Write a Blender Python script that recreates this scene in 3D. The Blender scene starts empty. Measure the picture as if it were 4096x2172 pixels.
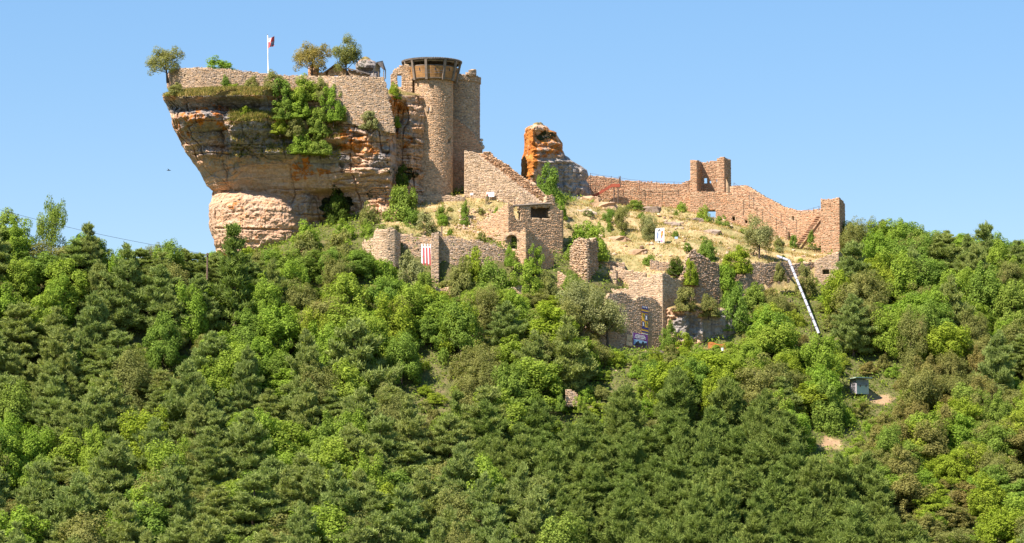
import bpy, math, random
import numpy as np
from mathutils import Vector, Matrix

# ------------------------------------------------------------------ camera, sky, sun
scene = bpy.context.scene
COL = scene.collection
PW, PH, F = 4096.0, 2172.0, 9800.0
HORIZON = 1870.0
PITCH = math.atan((HORIZON - PH / 2) / F)
cam = bpy.data.cameras.new("camera")
cam.sensor_width = 36.0
cam.lens = 36.0 * F / PW
cam.clip_start = 1.0
cam.clip_end = 20000.0
cam_ob = bpy.data.objects.new("camera", cam)
cam_ob.rotation_euler = (math.pi / 2 + PITCH, 0, 0)
COL.objects.link(cam_ob)
scene.camera = cam_ob

SUN_AZ, SUN_EL = math.radians(50), math.radians(52)      # left of the viewer, behind him
TO_SUN = Vector((-math.sin(SUN_AZ) * math.cos(SUN_EL), -math.cos(SUN_AZ) * math.cos(SUN_EL), math.sin(SUN_EL)))
world = bpy.data.worlds.new("World")
scene.world = world
world.use_nodes = True
wn, wl = world.node_tree.nodes, world.node_tree.links
wn.clear()
sky = wn.new("ShaderNodeTexSky")
sky.sky_type = 'NISHITA'
sky.sun_disc = False
sky.sun_elevation = SUN_EL
sky.sun_rotation = math.pi + SUN_AZ
sky.altitude = 2000
sky.air_density = 1.0
sky.dust_density = 0.0
sky.ozone_density = 4.5
bg = wn.new("ShaderNodeBackground")
bg.inputs[1].default_value = 0.15
wo = wn.new("ShaderNodeOutputWorld")
hs = wn.new("ShaderNodeHueSaturation")
hs.inputs["Saturation"].default_value = 2.1
hs.inputs["Value"].default_value = 1.67
hs.inputs["Hue"].default_value = 0.507
gm = wn.new("ShaderNodeGamma")
gm.inputs[1].default_value = 0.35
wl.new(sky.outputs[0], gm.inputs[0])
wl.new(gm.outputs[0], hs.inputs["Color"])
wl.new(hs.outputs[0], bg.inputs[0])
wl.new(bg.outputs[0], wo.inputs[0])
sun = bpy.data.lights.new("sun", 'SUN')
sun.energy = 5.0
sun.angle = math.radians(0.5)
sun.color = (1.0, 0.935, 0.855)
sun_ob = bpy.data.objects.new("sun", sun)
sun_ob.rotation_euler = (-TO_SUN).to_track_quat('-Z', 'Y').to_euler()
sun_ob.location = (0, 300, 120)
COL.objects.link(sun_ob)
vs = scene.view_settings
vs.view_transform = 'Standard'
vs.look = 'None'
vs.exposure = 1.08
vs.gamma = 1.0
scene.cycles.max_bounces = 6
scene.cycles.transparent_max_bounces = 4

# ------------------------------------------------------------------ helpers
rng = np.random.default_rng(7)
random.seed(7)
CP, SP = math.cos(PITCH), math.sin(PITCH)


def P(px, py, Y):
    """world point at depth Y (metres north of the viewer) seen at photograph pixel px, py"""
    u, v = (px - PW / 2) / F, (PH / 2 - py) / F
    dy, dz = CP - v * SP, SP + v * CP
    k = Y / dy
    return Vector((u * k, Y, dz * k))


def proj(X, Y, Z):
    d = Y * CP + Z * SP
    v = -Y * SP + Z * CP
    return PW / 2 + F * X / d, PH / 2 - F * v / d


def hash3(i, j, k):
    h = (i.astype(np.int64) * 374761393 + j.astype(np.int64) * 668265263 + k.astype(np.int64) * 2147483647) & 0xFFFFFFFF
    h = ((h ^ (h >> 13)) * 1274126177) & 0xFFFFFFFF
    h = ((h ^ (h >> 15)) * 2246822519) & 0xFFFFFFFF
    return ((h ^ (h >> 16)) & 0xFFFFFF) / float(0xFFFFFF)


def vnoise(x, y, z):
    x, y, z = np.broadcast_arrays(np.asarray(x, float), np.asarray(y, float), np.asarray(z, float))
    i, j, k = np.floor(x).astype(np.int64), np.floor(y).astype(np.int64), np.floor(z).astype(np.int64)
    fx, fy, fz = x - i, y - j, z - k
    fx, fy, fz = (t * t * (3 - 2 * t) for t in (fx, fy, fz))
    r = 0
    for a in (0, 1):
        for b in (0, 1):
            for c in (0, 1):
                w = (fx if a else 1 - fx) * (fy if b else 1 - fy) * (fz if c else 1 - fz)
                r = r + w * hash3(i + a, j + b, k + c)
    return r * 2 - 1


def fbm(x, y, z, o=4):
    r, a = 0, 0.5
    for q in range(o):
        r = r + a * vnoise(x * 2 ** q + 17 * q, y * 2 ** q, z * 2 ** q)
        a *= 0.5
    return r


def sstep(a, b, x):
    t = np.clip((x - a) / (b - a), 0, 1)
    return t * t * (3 - 2 * t)


def mesh_np(name, verts, faces, mat=None, smooth=False, attrs=None):
    """verts (n,3); faces (m,k) array with one k, or a list of lists"""
    me = bpy.data.meshes.new(name)
    if isinstance(faces, np.ndarray):
        m, k = faces.shape
        verts = np.asarray(verts, np.float32)
        me.vertices.add(len(verts))
        me.vertices.foreach_set("co", verts.ravel())
        me.loops.add(m * k)
        me.loops.foreach_set("vertex_index", faces.astype(np.int32).ravel())
        me.polygons.add(m)
        me.polygons.foreach_set("loop_start", np.arange(0, m * k, k, dtype=np.int32))
        me.update(calc_edges=True)
        me.validate()
    else:
        me.from_pydata([tuple(v) for v in verts], [], faces)
        me.update()
    if smooth:
        me.polygons.foreach_set("use_smooth", np.ones(len(me.polygons), bool))
    if attrs:
        for an, av in attrs.items():
            at = me.attributes.new(an, 'FLOAT', 'POINT')
            at.data.foreach_set("value", np.asarray(av, np.float32))
    if mat:
        me.materials.append(mat)
    return me


def link(name, me, parent=None, loc=None):
    o = bpy.data.objects.new(name, me)
    COL.objects.link(o)
    if parent:
        o.parent = parent
    if loc is not None:
        o.location = loc
    return o


def tag(o, label, cat=None, group=None, kind=None):
    if label:
        o["label"] = label
    if cat:
        o["category"] = cat
    if group:
        o["group"] = group
    if kind:
        o["kind"] = kind
    return o


def thing(name, label, cat, loc=(0, 0, 0), group=None, rz=0.0):
    o = bpy.data.objects.new(name, None)
    o.empty_display_size = 0.3
    COL.objects.link(o)
    o.location = loc
    o.rotation_euler = (0, 0, rz)
    return tag(o, label, cat, group)


class MB:
    """collects polygons for one mesh"""

    def __init__(s):
        s.v, s.f = [], []

    def add(s, vs, fs):
        n = len(s.v)
        s.v += [tuple(v) for v in vs]
        s.f += [[n + i for i in f] for f in fs]
        return s

    def box(s, c, size, rot=None, taper=1.0):
        x, y, z = (t / 2 for t in size)
        vs = [Vector((a * x * (taper if e > 0 else 1), b * y * (taper if e > 0 else 1), e * z)) for e in (-1, 1) for a, b in ((-1, -1), (1, -1), (1, 1), (-1, 1))]
        if rot is not None:
            vs = [rot @ v for v in vs]
        c = Vector(c)
        return s.add([v + c for v in vs], [[3, 2, 1, 0], [4, 5, 6, 7], [0, 1, 5, 4], [1, 2, 6, 5], [2, 3, 7, 6], [3, 0, 4, 7]])

    def tube(s, pts, rad, n=6, cap=True):
        pts = [Vector(p) for p in pts]
        rad = rad if isinstance(rad, (list, tuple)) else [rad] * len(pts)
        vs, fs = [], []
        for i, p in enumerate(pts):
            d = (pts[min(i + 1, len(pts) - 1)] - pts[max(i - 1, 0)]).normalized()
            a = d.cross(Vector((0, 0, 1)) if abs(d.z) < 0.9 else Vector((1, 0, 0))).normalized()
            b = d.cross(a)
            for k in range(n):
                t = 2 * math.pi * k / n
                vs.append(p + (a * math.cos(t) + b * math.sin(t)) * rad[i])
        for i in range(len(pts) - 1):
            for k in range(n):
                k2 = (k + 1) % n
                fs.append([i * n + k, i * n + k2, (i + 1) * n + k2, (i + 1) * n + k])
        if cap:
            fs.append(list(range(n)))
            fs.append([(len(pts) - 1) * n + k for k in range(n)])
        return s.add(vs, fs)

    def mesh(s, name, mat=None, smooth=False):
        return mesh_np(name, s.v, s.f, mat, smooth)

    def obj(s, name, mat=None, parent=None, smooth=False, origin=None):
        if origin is not None:
            o = Vector(origin)
            s.v = [tuple(Vector(v) - o) for v in s.v]
        return link(name, s.mesh(name, mat, smooth), parent, origin)


# ------------------------------------------------------------------ materials
def new_mat(name):
    m = bpy.data.materials.new(name)
    m.use_nodes = True
    nt = m.node_tree
    nt.nodes.clear()
    out = nt.nodes.new("ShaderNodeOutputMaterial")
    return m, nt, out


def N(nt, t, **kw):
    n = nt.nodes.new(t)
    for k, v in kw.items():
        if k.startswith("i_"):
            n.inputs[int(k[2:]) if k[2:].isdigit() else k[2:].replace("_", " ")].default_value = v
        else:
            setattr(n, k, v)
    return n


def ramp(nt, fac, stops, interp='LINEAR'):
    r = nt.nodes.new("ShaderNodeValToRGB")
    r.color_ramp.interpolation = interp
    el = r.color_ramp.elements
    while len(el) < len(stops):
        el.new(0.5)
    for e, (p, c) in zip(el, stops):
        e.position = p
        e.color = (*c, 1) if len(c) == 3 else c
    nt.links.new(fac, r.inputs[0])
    return r.outputs[0]


def mixc(nt, fac, a, b, mode='MIX'):
    n = nt.nodes.new("ShaderNodeMix")
    n.data_type = 'RGBA'
    n.blend_type = mode
    for s, v in ((n.inputs[0], fac), (n.inputs[6], a), (n.inputs[7], b)):
        if hasattr(v, 'links'):
            nt.links.new(v, s)
        else:
            s.default_value = v if not isinstance(v, tuple) else (*v, 1)
    return n.outputs[2]


def math_n(nt, op, a, b=0.0, clamp=False):
    n = nt.nodes.new("ShaderNodeMath")
    n.operation = op
    n.use_clamp = clamp
    for s, v in ((n.inputs[0], a), (n.inputs[1], b)):
        if hasattr(v, 'links'):
            nt.links.new(v, s)
        else:
            s.default_value = v
    return n.outputs[0]


def noise_n(nt, vec, scale, detail=4, rough=0.55, stretch=None):
    if stretch:
        mp = N(nt, "ShaderNodeMapping")
        mp.inputs[3].default_value = stretch
        nt.links.new(vec, mp.inputs[0])
        vec = mp.outputs[0]
    n = N(nt, "ShaderNodeTexNoise")
    n.inputs["Scale"].default_value = scale
    n.inputs["Detail"].default_value = detail
    n.inputs["Roughness"].default_value = rough
    nt.links.new(vec, n.inputs["Vector"])
    return n.outputs[0]


def plain(name, col, rough=0.8, metal=0.0, var=0.15, scale=3.0, bump=0.0):
    m, nt, out = new_mat(name)
    b = N(nt, "ShaderNodeBsdfPrincipled")
    b.inputs["Roughness"].default_value = rough
    b.inputs["Metallic"].default_value = metal
    b.inputs["Specular IOR Level"].default_value = 0.25
    geo = N(nt, "ShaderNodeNewGeometry")
    nz = noise_n(nt, geo.outputs["Position"], scale, 5)
    c = mixc(nt, 1.0, col, ramp(nt, nz, [(0.3, (1 - var,) * 3), (0.7, (1 + var,) * 3)]), 'MULTIPLY')
    nt.links.new(c, b.inputs["Base Color"])
    if bump:
        bp = N(nt, "ShaderNodeBump")
        bp.inputs["Strength"].default_value = bump
        nt.links.new(nz, bp.inputs["Height"])
        nt.links.new(bp.outputs[0], b.inputs["Normal"])
    nt.links.new(b.outputs[0], out.inputs[0])
    return m


def rand_value(nt):
    """one random number for each piece: mesh island plus object"""
    geo = N(nt, "ShaderNodeNewGeometry")
    oi = N(nt, "ShaderNodeObjectInfo")
    s = math_n(nt, 'ADD', geo.outputs["Random Per Island"], oi.outputs["Random"])
    return math_n(nt, 'FRACT', s), geo, oi


def masonry(name, cols, stain=(0.35, 0.3, 0.26), stain_amt=0.35):
    """stone colours picked for each stone, weathered by noise; also used on the core"""
    m, nt, out = new_mat(name)
    r, geo, oi = rand_value(nt)
    k = len(cols)
    c = ramp(nt, r, [(i / k, col) for i, col in enumerate(cols)], 'CONSTANT')
    pos = geo.outputs["Position"]
    c = mixc(nt, 1.0, c, ramp(nt, noise_n(nt, pos, 2.6, 6, 0.7), [(0.25, (0.7, 0.68, 0.66)), (0.75, (1.2, 1.2, 1.18))]), 'MULTIPLY')
    st = ramp(nt, noise_n(nt, pos, 0.28, 5, 0.6, (1, 1, 0.45)), [(0.45, (0, 0, 0)), (0.72, (1, 1, 1))])
    c = mixc(nt, math_n(nt, 'MULTIPLY', st, stain_amt), c, stain)
    b = N(nt, "ShaderNodeBsdfPrincipled")
    b.inputs["Roughness"].default_value = 0.95
    b.inputs["Specular IOR Level"].default_value = 0.1
    nt.links.new(c, b.inputs["Base Color"])
    bp = N(nt, "ShaderNodeBump")
    bp.inputs["Strength"].default_value = 0.6
    bp.inputs["Distance"].default_value = 0.08
    nt.links.new(noise_n(nt, pos, 6.0, 4, 0.6), bp.inputs["Height"])
    nt.links.new(bp.outputs[0], b.inputs["Normal"])
    nt.links.new(b.outputs[0], out.inputs[0])
    return m


def tones(c, spread=0.28):
    """eight stone tones around one colour"""
    r = np.random.default_rng(int(c[0] * 1000))
    out = []
    for i in range(8):
        k = 1 + spread * (i / 3.5 - 1) * 1.0
        w = r.uniform(-.25, .25)
        out.append((min(.8, c[0] * k), min(.8, c[1] * k * (1 + w * .4)), min(.8, c[2] * k * (1 + w))))
    r.shuffle(out)
    return [tuple(float(q) for q in o) for o in out]


M_TAN = masonry("warm tan limestone", tones((0.53, 0.328, 0.195), .36), (0.40, 0.22, 0.11), 0.4)
M_ORANGE = masonry("reddish ochre limestone", tones((0.50, 0.27, 0.155), .32), (0.42, 0.19, 0.085), 0.4)
M_GREY = masonry("grey weathered limestone", tones((0.43, 0.295, 0.205), .4), (0.27, 0.19, 0.13), 0.45)
M_BUFF = masonry("pale buff limestone", tones((0.55, 0.37, 0.235), .36), (0.42, 0.27, 0.15), 0.35)
M_MORTAR = plain("earthy lime mortar", (0.43, 0.30, 0.185), 0.95, var=0.3, scale=1.5)
M_WOOD = plain("weathered oak timber", (0.22, 0.17, 0.13), 0.85, var=0.35, scale=2.0)
M_BOARD = plain("brown hoarding boards", (0.36, 0.185, 0.07), 0.8, var=0.3, scale=1.2)
M_TILE = plain("grey brown roof tile", (0.17, 0.135, 0.11), 0.9, var=0.4, scale=2.5)
M_WHITE = plain("white paint", (0.80, 0.80, 0.79), 0.6, var=0.04)
M_RED = plain("red cloth", (0.52, 0.09, 0.09), 0.8, var=0.1)
M_YELLOW = plain("yellow cloth", (0.72, 0.40, 0.06), 0.8, var=0.08)
M_BLUE = plain("navy blue cloth", (0.035, 0.04, 0.16), 0.8, var=0.1)
M_GREEN = plain("green emblem", (0.06, 0.16, 0.06), 0.8, var=0.1)
M_PURPLE = plain("purple panel print", (0.16, 0.05, 0.22), 0.6, var=0.06)
M_SKYBLUE = plain("printed blue sky", (0.25, 0.42, 0.62), 0.6, var=0.06)
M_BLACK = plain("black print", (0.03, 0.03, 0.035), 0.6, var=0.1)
M_BEIGE = plain("beige board", (0.60, 0.44, 0.27), 0.7, var=0.08)
M_RUST = plain("rust red steel", (0.37, 0.085, 0.045), 0.7, var=0.25)
M_STEEL = plain("dark weathered steel", (0.13, 0.09, 0.07), 0.6, var=0.2)
M_GREYPLASTIC = plain("light grey galvanised duct", (0.40, 0.40, 0.45), 0.5, var=0.08)
M_SLATE = plain("grey sheet roofing", (0.30, 0.30, 0.32), 0.6, var=0.15)
M_BARK = plain("brown bark", (0.105, 0.075, 0.055), 0.95, var=0.35, scale=5)
M_BARKPINE = plain("reddish pine bark", (0.17, 0.11, 0.08), 0.95, var=0.35, scale=5)
M_ORANGEP = plain("orange safety mesh", (0.75, 0.20, 0.06), 0.7, var=0.1)


def leaf_mat(name, col, col2, dead=None, vari=0.3, transl=0.4):
    m, nt, out = new_mat(name)
    geo = N(nt, "ShaderNodeNewGeometry")
    oi = N(nt, "ShaderNodeObjectInfo")
    c = mixc(nt, oi.outputs["Random"], col, col2)
    stops = [(0.0, (1 - vari,) * 3), (1.0, (1 + vari, 1 + vari, 1 + vari * 0.6))]
    c = mixc(nt, 1.0, c, ramp(nt, geo.outputs["Random Per Island"], stops), 'MULTIPLY')
    nz = noise_n(nt, geo.outputs["Position"], 0.9, 3)
    c = mixc(nt, 1.0, c, ramp(nt, nz, [(0.3, (0.8, 0.82, 0.8)), (0.7, (1.2, 1.16, 1.1))]), 'MULTIPLY')
    if dead:
        nd = noise_n(nt, geo.outputs["Position"], 0.6, 2)
        c = mixc(nt, ramp(nt, nd, [(0.66, (0, 0, 0)), (0.76, (1, 1, 1))]), c, dead)
    d = N(nt, "ShaderNodeBsdfDiffuse")
    t = N(nt, "ShaderNodeBsdfTranslucent")
    mx = N(nt, "ShaderNodeMixShader")
    mx.inputs[0].default_value = transl
    nt.links.new(c, d.inputs[0])
    tc = mixc(nt, 1.0, c, (1.08, 1.15, 0.6), 'MULTIPLY')
    nt.links.new(tc, t.inputs[0])
    nt.links.new(d.outputs[0], mx.inputs[1])
    nt.links.new(t.outputs[0], mx.inputs[2])
    nt.links.new(mx.outputs[0], out.inputs[0])
    return m


L_BRIGHT = leaf_mat("bright broadleaf foliage", (0.240, 0.350, 0.052), (0.300, 0.370, 0.060))
L_MID = leaf_mat("mid green broadleaf foliage", (0.190, 0.285, 0.054), (0.250, 0.315, 0.064))
L_OLIVE = leaf_mat("olive grey oak foliage", (0.245, 0.255, 0.085), (0.290, 0.280, 0.095), dead=(0.27, 0.16, 0.075))
L_YELLOW = leaf_mat("yellow green foliage", (0.275, 0.345, 0.040), (0.310, 0.355, 0.050))
L_SCOTS = leaf_mat("grey green pine needles", (0.260, 0.320, 0.105), (0.320, 0.350, 0.115), transl=0.3)
L_BLACKP = leaf_mat("dark green pine needles", (0.195, 0.255, 0.066), (0.235, 0.280, 0.076), transl=0.3)
L_SILVER = leaf_mat("silvery olive foliage", (0.300, 0.310, 0.14), (0.34, 0.335, 0.155))
L_RUSSET = leaf_mat("russet scrub foliage", (0.275, 0.225, 0.080), (0.255, 0.265, 0.085))
L_GOLD = leaf_mat("golden olive foliage", (0.34, 0.265, 0.085), (0.35, 0.285, 0.095))
L_DRY = leaf_mat("dry grass", (0.46, 0.335, 0.14), (0.46, 0.335, 0.14), vari=0.35)
L_GRASS = leaf_mat("green grass", (0.20, 0.20, 0.05), (0.20, 0.20, 0.05), vari=0.4)
L_IVY = leaf_mat("ivy foliage", (0.085, 0.125, 0.022), (0.10, 0.14, 0.026))

# ------------------------------------------------------------------ ground
GP = [(x, 2420, 265) for x in (-700, 0, 700, 1400, 2050, 2700, 3400, 4096, 4800)]
GP += [(x, 1890, 294 + d) for x, d in ((-700, 0), (0, 0), (700, -1), (1400, 0), (2050, 1), (2700, 0), (3400, 0), (4096, 1), (4800, 1))]
GP += [(-700, 1120, 322), (0, 1075, 323), (400, 1110, 324), (800, 1125, 327), (1000, 1110, 330), (1250, 1075, 332), (1420, 1040, 333),
       (1000, 1450, 314), (300, 1450, 312), (1800, 1500, 313), (2300, 1500, 315), (1500, 1300, 321), (2100, 1250, 324),
       (1450, 1055, 333), (1540, 1060, 331), (1600, 1110, 332), (1690, 1135, 331.5), (1750, 1150, 331), (1900, 1150, 331.5), (2050, 1130, 331), (2130, 1115, 331.5), (2240, 1100, 335), (2290, 1150, 333.5), (2350, 1180, 332), (2400, 1185, 333), (1700, 1215, 327), (2000, 1215, 327), (2200, 1215, 327), (2350, 1395, 322), (2420, 1402, 321.5), (2530, 1403, 323), (2650, 1412, 325), (2850, 1400, 328), (3000, 1395, 329),
       (3250, 1420, 328), (3400, 1575, 318), (3440, 1565, 320), (3560, 1600, 318), (3340, 1780, 303), (3800, 1560, 321), (4096, 1580, 321),
       (3600, 1330, 335), (4096, 1290, 338), (3420, 1180, 347), (3600, 1030, 362), (4096, 1010, 366), (4800, 1030, 366),
       (1560, 940, 336), (1700, 955, 336.5), (1650, 875, 342), (1700, 822, 347.5), (1900, 822, 347.5), (1950, 978, 336), (2020, 992, 335), (1880, 965, 336), (1960, 905, 343.5), (1850, 880, 343.5), (1480, 905, 340), (2150, 860, 347), (2200, 810, 353),
       (2300, 810, 362), (2280, 960, 346), (2400, 815, 367), (2480, 835, 369), (2700, 843, 370), (2550, 900, 358), (2500, 985, 348), (2650, 990, 348), (2800, 950, 356), (2900, 905, 366),
       (2700, 1065, 342), (2450, 1095, 340), (2850, 1030, 348), (3000, 1037, 351), (3100, 1005, 358), (3200, 1008, 361), (3250, 1048, 354), (3345, 1040, 356),
       (2920, 1250, 338), (2960, 1205, 343), (3100, 1190, 346), (3250, 1180, 349), (3340, 1180, 348), (3100, 1290, 338), (3300, 1300, 338), (2800, 1235, 337), (2800, 1392, 330), (2920, 1395, 331),
       (900, 1060, 337), (1300, 905, 346), (1450, 890, 343), (1600, 815, 350), (2560, 1170, 338), (2400, 1403, 327), (2450, 1403, 328.5), (2560, 1406, 330.4), (2640, 1414, 331), (2700, 1402, 331), (2390, 1330, 331.5)]
WP = [Vector(P(*g)) for g in GP]
for X, Y, Z in [(-110, 350, 14), (-60, 350, 20), (-110, 400, 0), (-40, 400, 25), (20, 400, 33), (60, 400, 30), (110, 400, 26), (-60, 450, 5), (20, 450, 10), (110, 450, 8),
                (-80, 225, -40), (0, 225, -40), (80, 225, -40)]:
    WP.append(Vector((X, Y, Z)))
# the castle walls hold back a step in the ground: one surface above them and one below
STEP = [(1400, 337), (1430, 336), (1495, 333.6), (1550, 332.2), (1600, 334), (1724, 333.4), (1757, 332.8), (1940, 333.2), (2050, 333.8), (2102, 332.8), (2215, 336.2), (2255, 339.9), (2283, 337), (2345, 334.8), (2390, 337), (2400, 336.4), (2515, 334.4), (2650, 331.6), (2700, 333.6), (2775, 336), (2876, 337.5), (2905, 345.8), (2940, 346.8), (3060, 348.2), (3150, 350), (3258, 351.2), (3350, 350.0), (3372, 354), (3420, 358)]
_sx = np.array([P(a, 1050, b).x for a, b in STEP])
_sy = np.array([b for a, b in STEP])


def _U(r2):
    return np.where(r2 > 1e-12, r2 * np.log(np.maximum(r2, 1e-12)), 0.0)


class Surf:
    def __init__(s, pts):
        s.c = np.array([(w.x, w.y) for w in pts]) / 50.0
        z = np.array([w.z for w in pts])
        n = s.n = len(pts)
        A = np.zeros((n + 3, n + 3))
        A[:n, :n] = _U(((s.c[:, None] - s.c[None]) ** 2).sum(-1)) + np.eye(n) * 0.003
        A[:n, n] = 1
        A[:n, n + 1:] = s.c
        A[n, :n] = 1
        A[n + 1:, :n] = s.c.T
        s.w = np.linalg.solve(A, np.concatenate([z, np.zeros(3)]))

    def __call__(s, q):
        z = np.empty(len(q))
        for a in range(0, len(q), 20000):
            b = q[a:a + 20000]
            z[a:a + 20000] = _U(((b[:, None] - s.c[None]) ** 2).sum(-1)) @ s.w[:s.n] + s.w[s.n] + b @ s.w[s.n + 1:]
        return z


def _side(w):
    if w.x < _sx[0] - 1 or w.x > _sx[-1] + 1:
        return 2
    return 1 if w.y > np.interp(w.x, _sx, _sy) - .05 else 0


S_ALL = Surf(WP)
S_LOW = Surf([w for w in WP if _side(w) in (0, 2)])
S_UP = Surf([w for w in WP if _side(w) in (1, 2)])


def ground_z(X, Y):
    X, Y = np.asarray(X, float), np.asarray(Y, float)
    sh = X.shape
    xs, ys = X.ravel(), Y.ravel()
    q = np.stack([np.clip(xs, -115, 115), np.clip(ys, 215, 460)], 1) / 50.0
    t = sstep(0.1, 0.9, ys - np.interp(xs, _sx, _sy))
    e = sstep(_sx[0], _sx[0] + 2.5, xs) * (1 - sstep(_sx[-1] - 2.5, _sx[-1], xs))
    e = e * sstep(305, 318, ys) * (1 - sstep(372, 385, ys))
    zl = S_LOW(q)
    zs = zl * (1 - t) + np.maximum(S_UP(q), zl) * t
    z = (S_ALL(q) * (1 - e) + zs * e).reshape(sh)
    z = z + 0.35 * fbm(X * 0.22, Y * 0.22, 3.0, 3) + 0.12 * fbm(X * 1.1, Y * 1.1, 9.0, 2)
    tt = np.clip((Y - 340) / 4, 0, 1) * np.clip((372 - Y) / 4, 0, 1) * np.clip((X - 8) / 4, 0, 1) * np.clip((47 - X) / 4, 0, 1)
    ph = (Y + 1.5 * fbm(X * .12, Y * .12, 6.0, 2) + X * 0.12) / 5.2
    fr = ph - np.floor(ph)
    z = z + tt * (0.75 * sstep(0.0, 0.16, fr) - 0.75 * fr)
    base = -42 + 6 * fbm(X * 0.004, Y * 0.004, 1.0, 3)
    w = np.maximum(sstep(95, 190, np.abs(X)), np.maximum(1 - sstep(190, 250, Y), sstep(430, 520, Y)))
    return z * (1 - w) + base * w


def gz(X, Y):
    return float(ground_z(np.array([X]), np.array([Y]))[0])


def axis(lo, hi, step, far):
    a = list(np.arange(lo, hi + step, step))
    d = step
    up, dn = [], []
    x = hi
    while x < far:
        d *= 1.35
        x += d
        up.append(x)
    x, d = lo, step
    while x > -far:
        d *= 1.35
        x -= d
        dn.append(x)
    return np.array(dn[::-1] + a + up)


ax, ay = axis(-85, 85, 0.7, 6000), axis(255, 395, 0.7, 6500)
GX, GY = np.meshgrid(ax, ay)
GZ = ground_z(GX, GY)
gv = np.stack([GX.ravel(), GY.ravel(), GZ.ravel()], 1)
nx, ny = len(ax), len(ay)
ii = (np.arange(ny - 1)[:, None] * nx + np.arange(nx - 1)[None]).ravel()
gf = np.stack([ii, ii + 1, ii + nx + 1, ii + nx], 1)
gpx, gpy = proj(gv[:, 0], np.maximum(gv[:, 1], 10), gv[:, 2])


def in_poly(x, y, poly):
    x, y = np.asarray(x, float), np.asarray(y, float)
    r = np.zeros(x.shape, bool)
    for (x0, y0), (x1, y1) in zip(poly, poly[1:] + poly[:1]):
        c = ((y0 > y) != (y1 > y))
        with np.errstate(divide='ignore', invalid='ignore'):
            r ^= c & (x < (x1 - x0) * (y - y0) / (y1 - y0 + 1e-9) + x0)
    return r


# dry grass areas, in plan (metres), built from where they lie
def plan(lst):
    return [(P(*q).x, q[2]) for q in lst]


DRY = [plan([(2230, 820, 352), (2380, 800, 374), (3000, 900, 373), (3300, 1000, 362), (3320, 1040, 352), (2900, 1035, 344), (2600, 1090, 338), (2330, 1100, 338), (2240, 960, 342)]),
       plan([(1600, 800, 351), (2100, 800, 352), (2080, 880, 343), (1900, 940, 334.5), (1700, 940, 334.5), (1520, 900, 340)]),
       plan([(2460, 1400, 322), (2560, 1400, 322.5), (2960, 1400, 327), (2960, 1380, 331), (2660, 1380, 329), (2480, 1390, 324)]),
       plan([(3275, 1780, 301.5), (3370, 1780, 302), (3350, 1700, 305), (3285, 1700, 304.5)]),
       plan([(3420, 1580, 318.4), (3530, 1640, 316.5), (3580, 1600, 318.5), (3420, 1550, 321)])]
gd = np.zeros(len(gv))
for poly in DRY:
    gd = np.maximum(gd, in_poly(gv[:, 0] + 1.2 * fbm(gv[:, 0] * .4, gv[:, 1] * .4, 2.0), gv[:, 1] + 1.2 * fbm(gv[:, 0] * .4, gv[:, 1] * .4, 5.0), poly))
bare = np.zeros(len(gv))
for poly in DRY[3:]:
    bare = np.maximum(bare, in_poly(gv[:, 0] + 1.6 * fbm(gv[:, 0] * .7, gv[:, 1] * .7, 2.0), gv[:, 1] + 1.6 * fbm(gv[:, 0] * .7, gv[:, 1] * .7, 5.0), poly))


def ground_mat():
    m, nt, out = new_mat("hillside soil and dry grass")
    geo = N(nt, "ShaderNodeNewGeometry")
    pos = geo.outputs["Position"]
    at = N(nt, "ShaderNodeAttribute", attribute_name="dry")
    ab = N(nt, "ShaderNodeAttribute", attribute_name="bare")
    n1 = noise_n(nt, pos, 0.55, 6, 0.65)
    n2 = noise_n(nt, pos, 2.2, 5, 0.7)
    n3 = noise_n(nt, pos, 0.17, 4, 0.6)
    dry = ramp(nt, n1, [(0.26, (0.20, 0.21, 0.06)), (0.4, (0.34, 0.26, 0.11)), (0.5, (0.47, 0.325, 0.155)), (0.62, (0.48, 0.35, 0.19)), (0.72, (0.24, 0.24, 0.075))])
    dry = mixc(nt, ramp(nt, n3, [(0.5, (0, 0, 0)), (0.62, (1, 1, 1))]), dry, (0.30, 0.25, 0.10))
    dry = mixc(nt, 1.0, dry, ramp(nt, n2, [(0.3, (0.72,) * 3), (0.7, (1.22,) * 3)]), 'MULTIPLY')
    wood = ramp(nt, n1, [(0.3, (0.07, 0.075, 0.025)), (0.5, (0.12, 0.12, 0.04)), (0.7, (0.20, 0.15, 0.08))])
    c = mixc(nt, at.outputs["Fac"], wood, dry)
    c = mixc(nt, ab.outputs["Fac"], c, ramp(nt, n1, [(0.3, (0.30, 0.18, 0.10)), (0.7, (0.44, 0.29, 0.17))]))
    b = N(nt, "ShaderNodeBsdfPrincipled")
    b.inputs["Roughness"].default_value = 1.0
    b.inputs["Specular IOR Level"].default_value = 0.05
    nt.links.new(c, b.inputs["Base Color"])
    bp = N(nt, "ShaderNodeBump")
    bp.inputs["Strength"].default_value = 0.8
    bp.inputs["Distance"].default_value = 0.3
    nt.links.new(n2, bp.inputs["Height"])
    nt.links.new(bp.outputs[0], b.inputs["Normal"])
    nt.links.new(b.outputs[0], out.inputs[0])
    return m


hill = link("hillside_ground", mesh_np("hillside_ground", gv, gf, ground_mat(), True, {"dry": gd, "bare": bare}))
tag(hill, "steep hillside of soil and dry grass under castle and forest", kind="structure")


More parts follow.
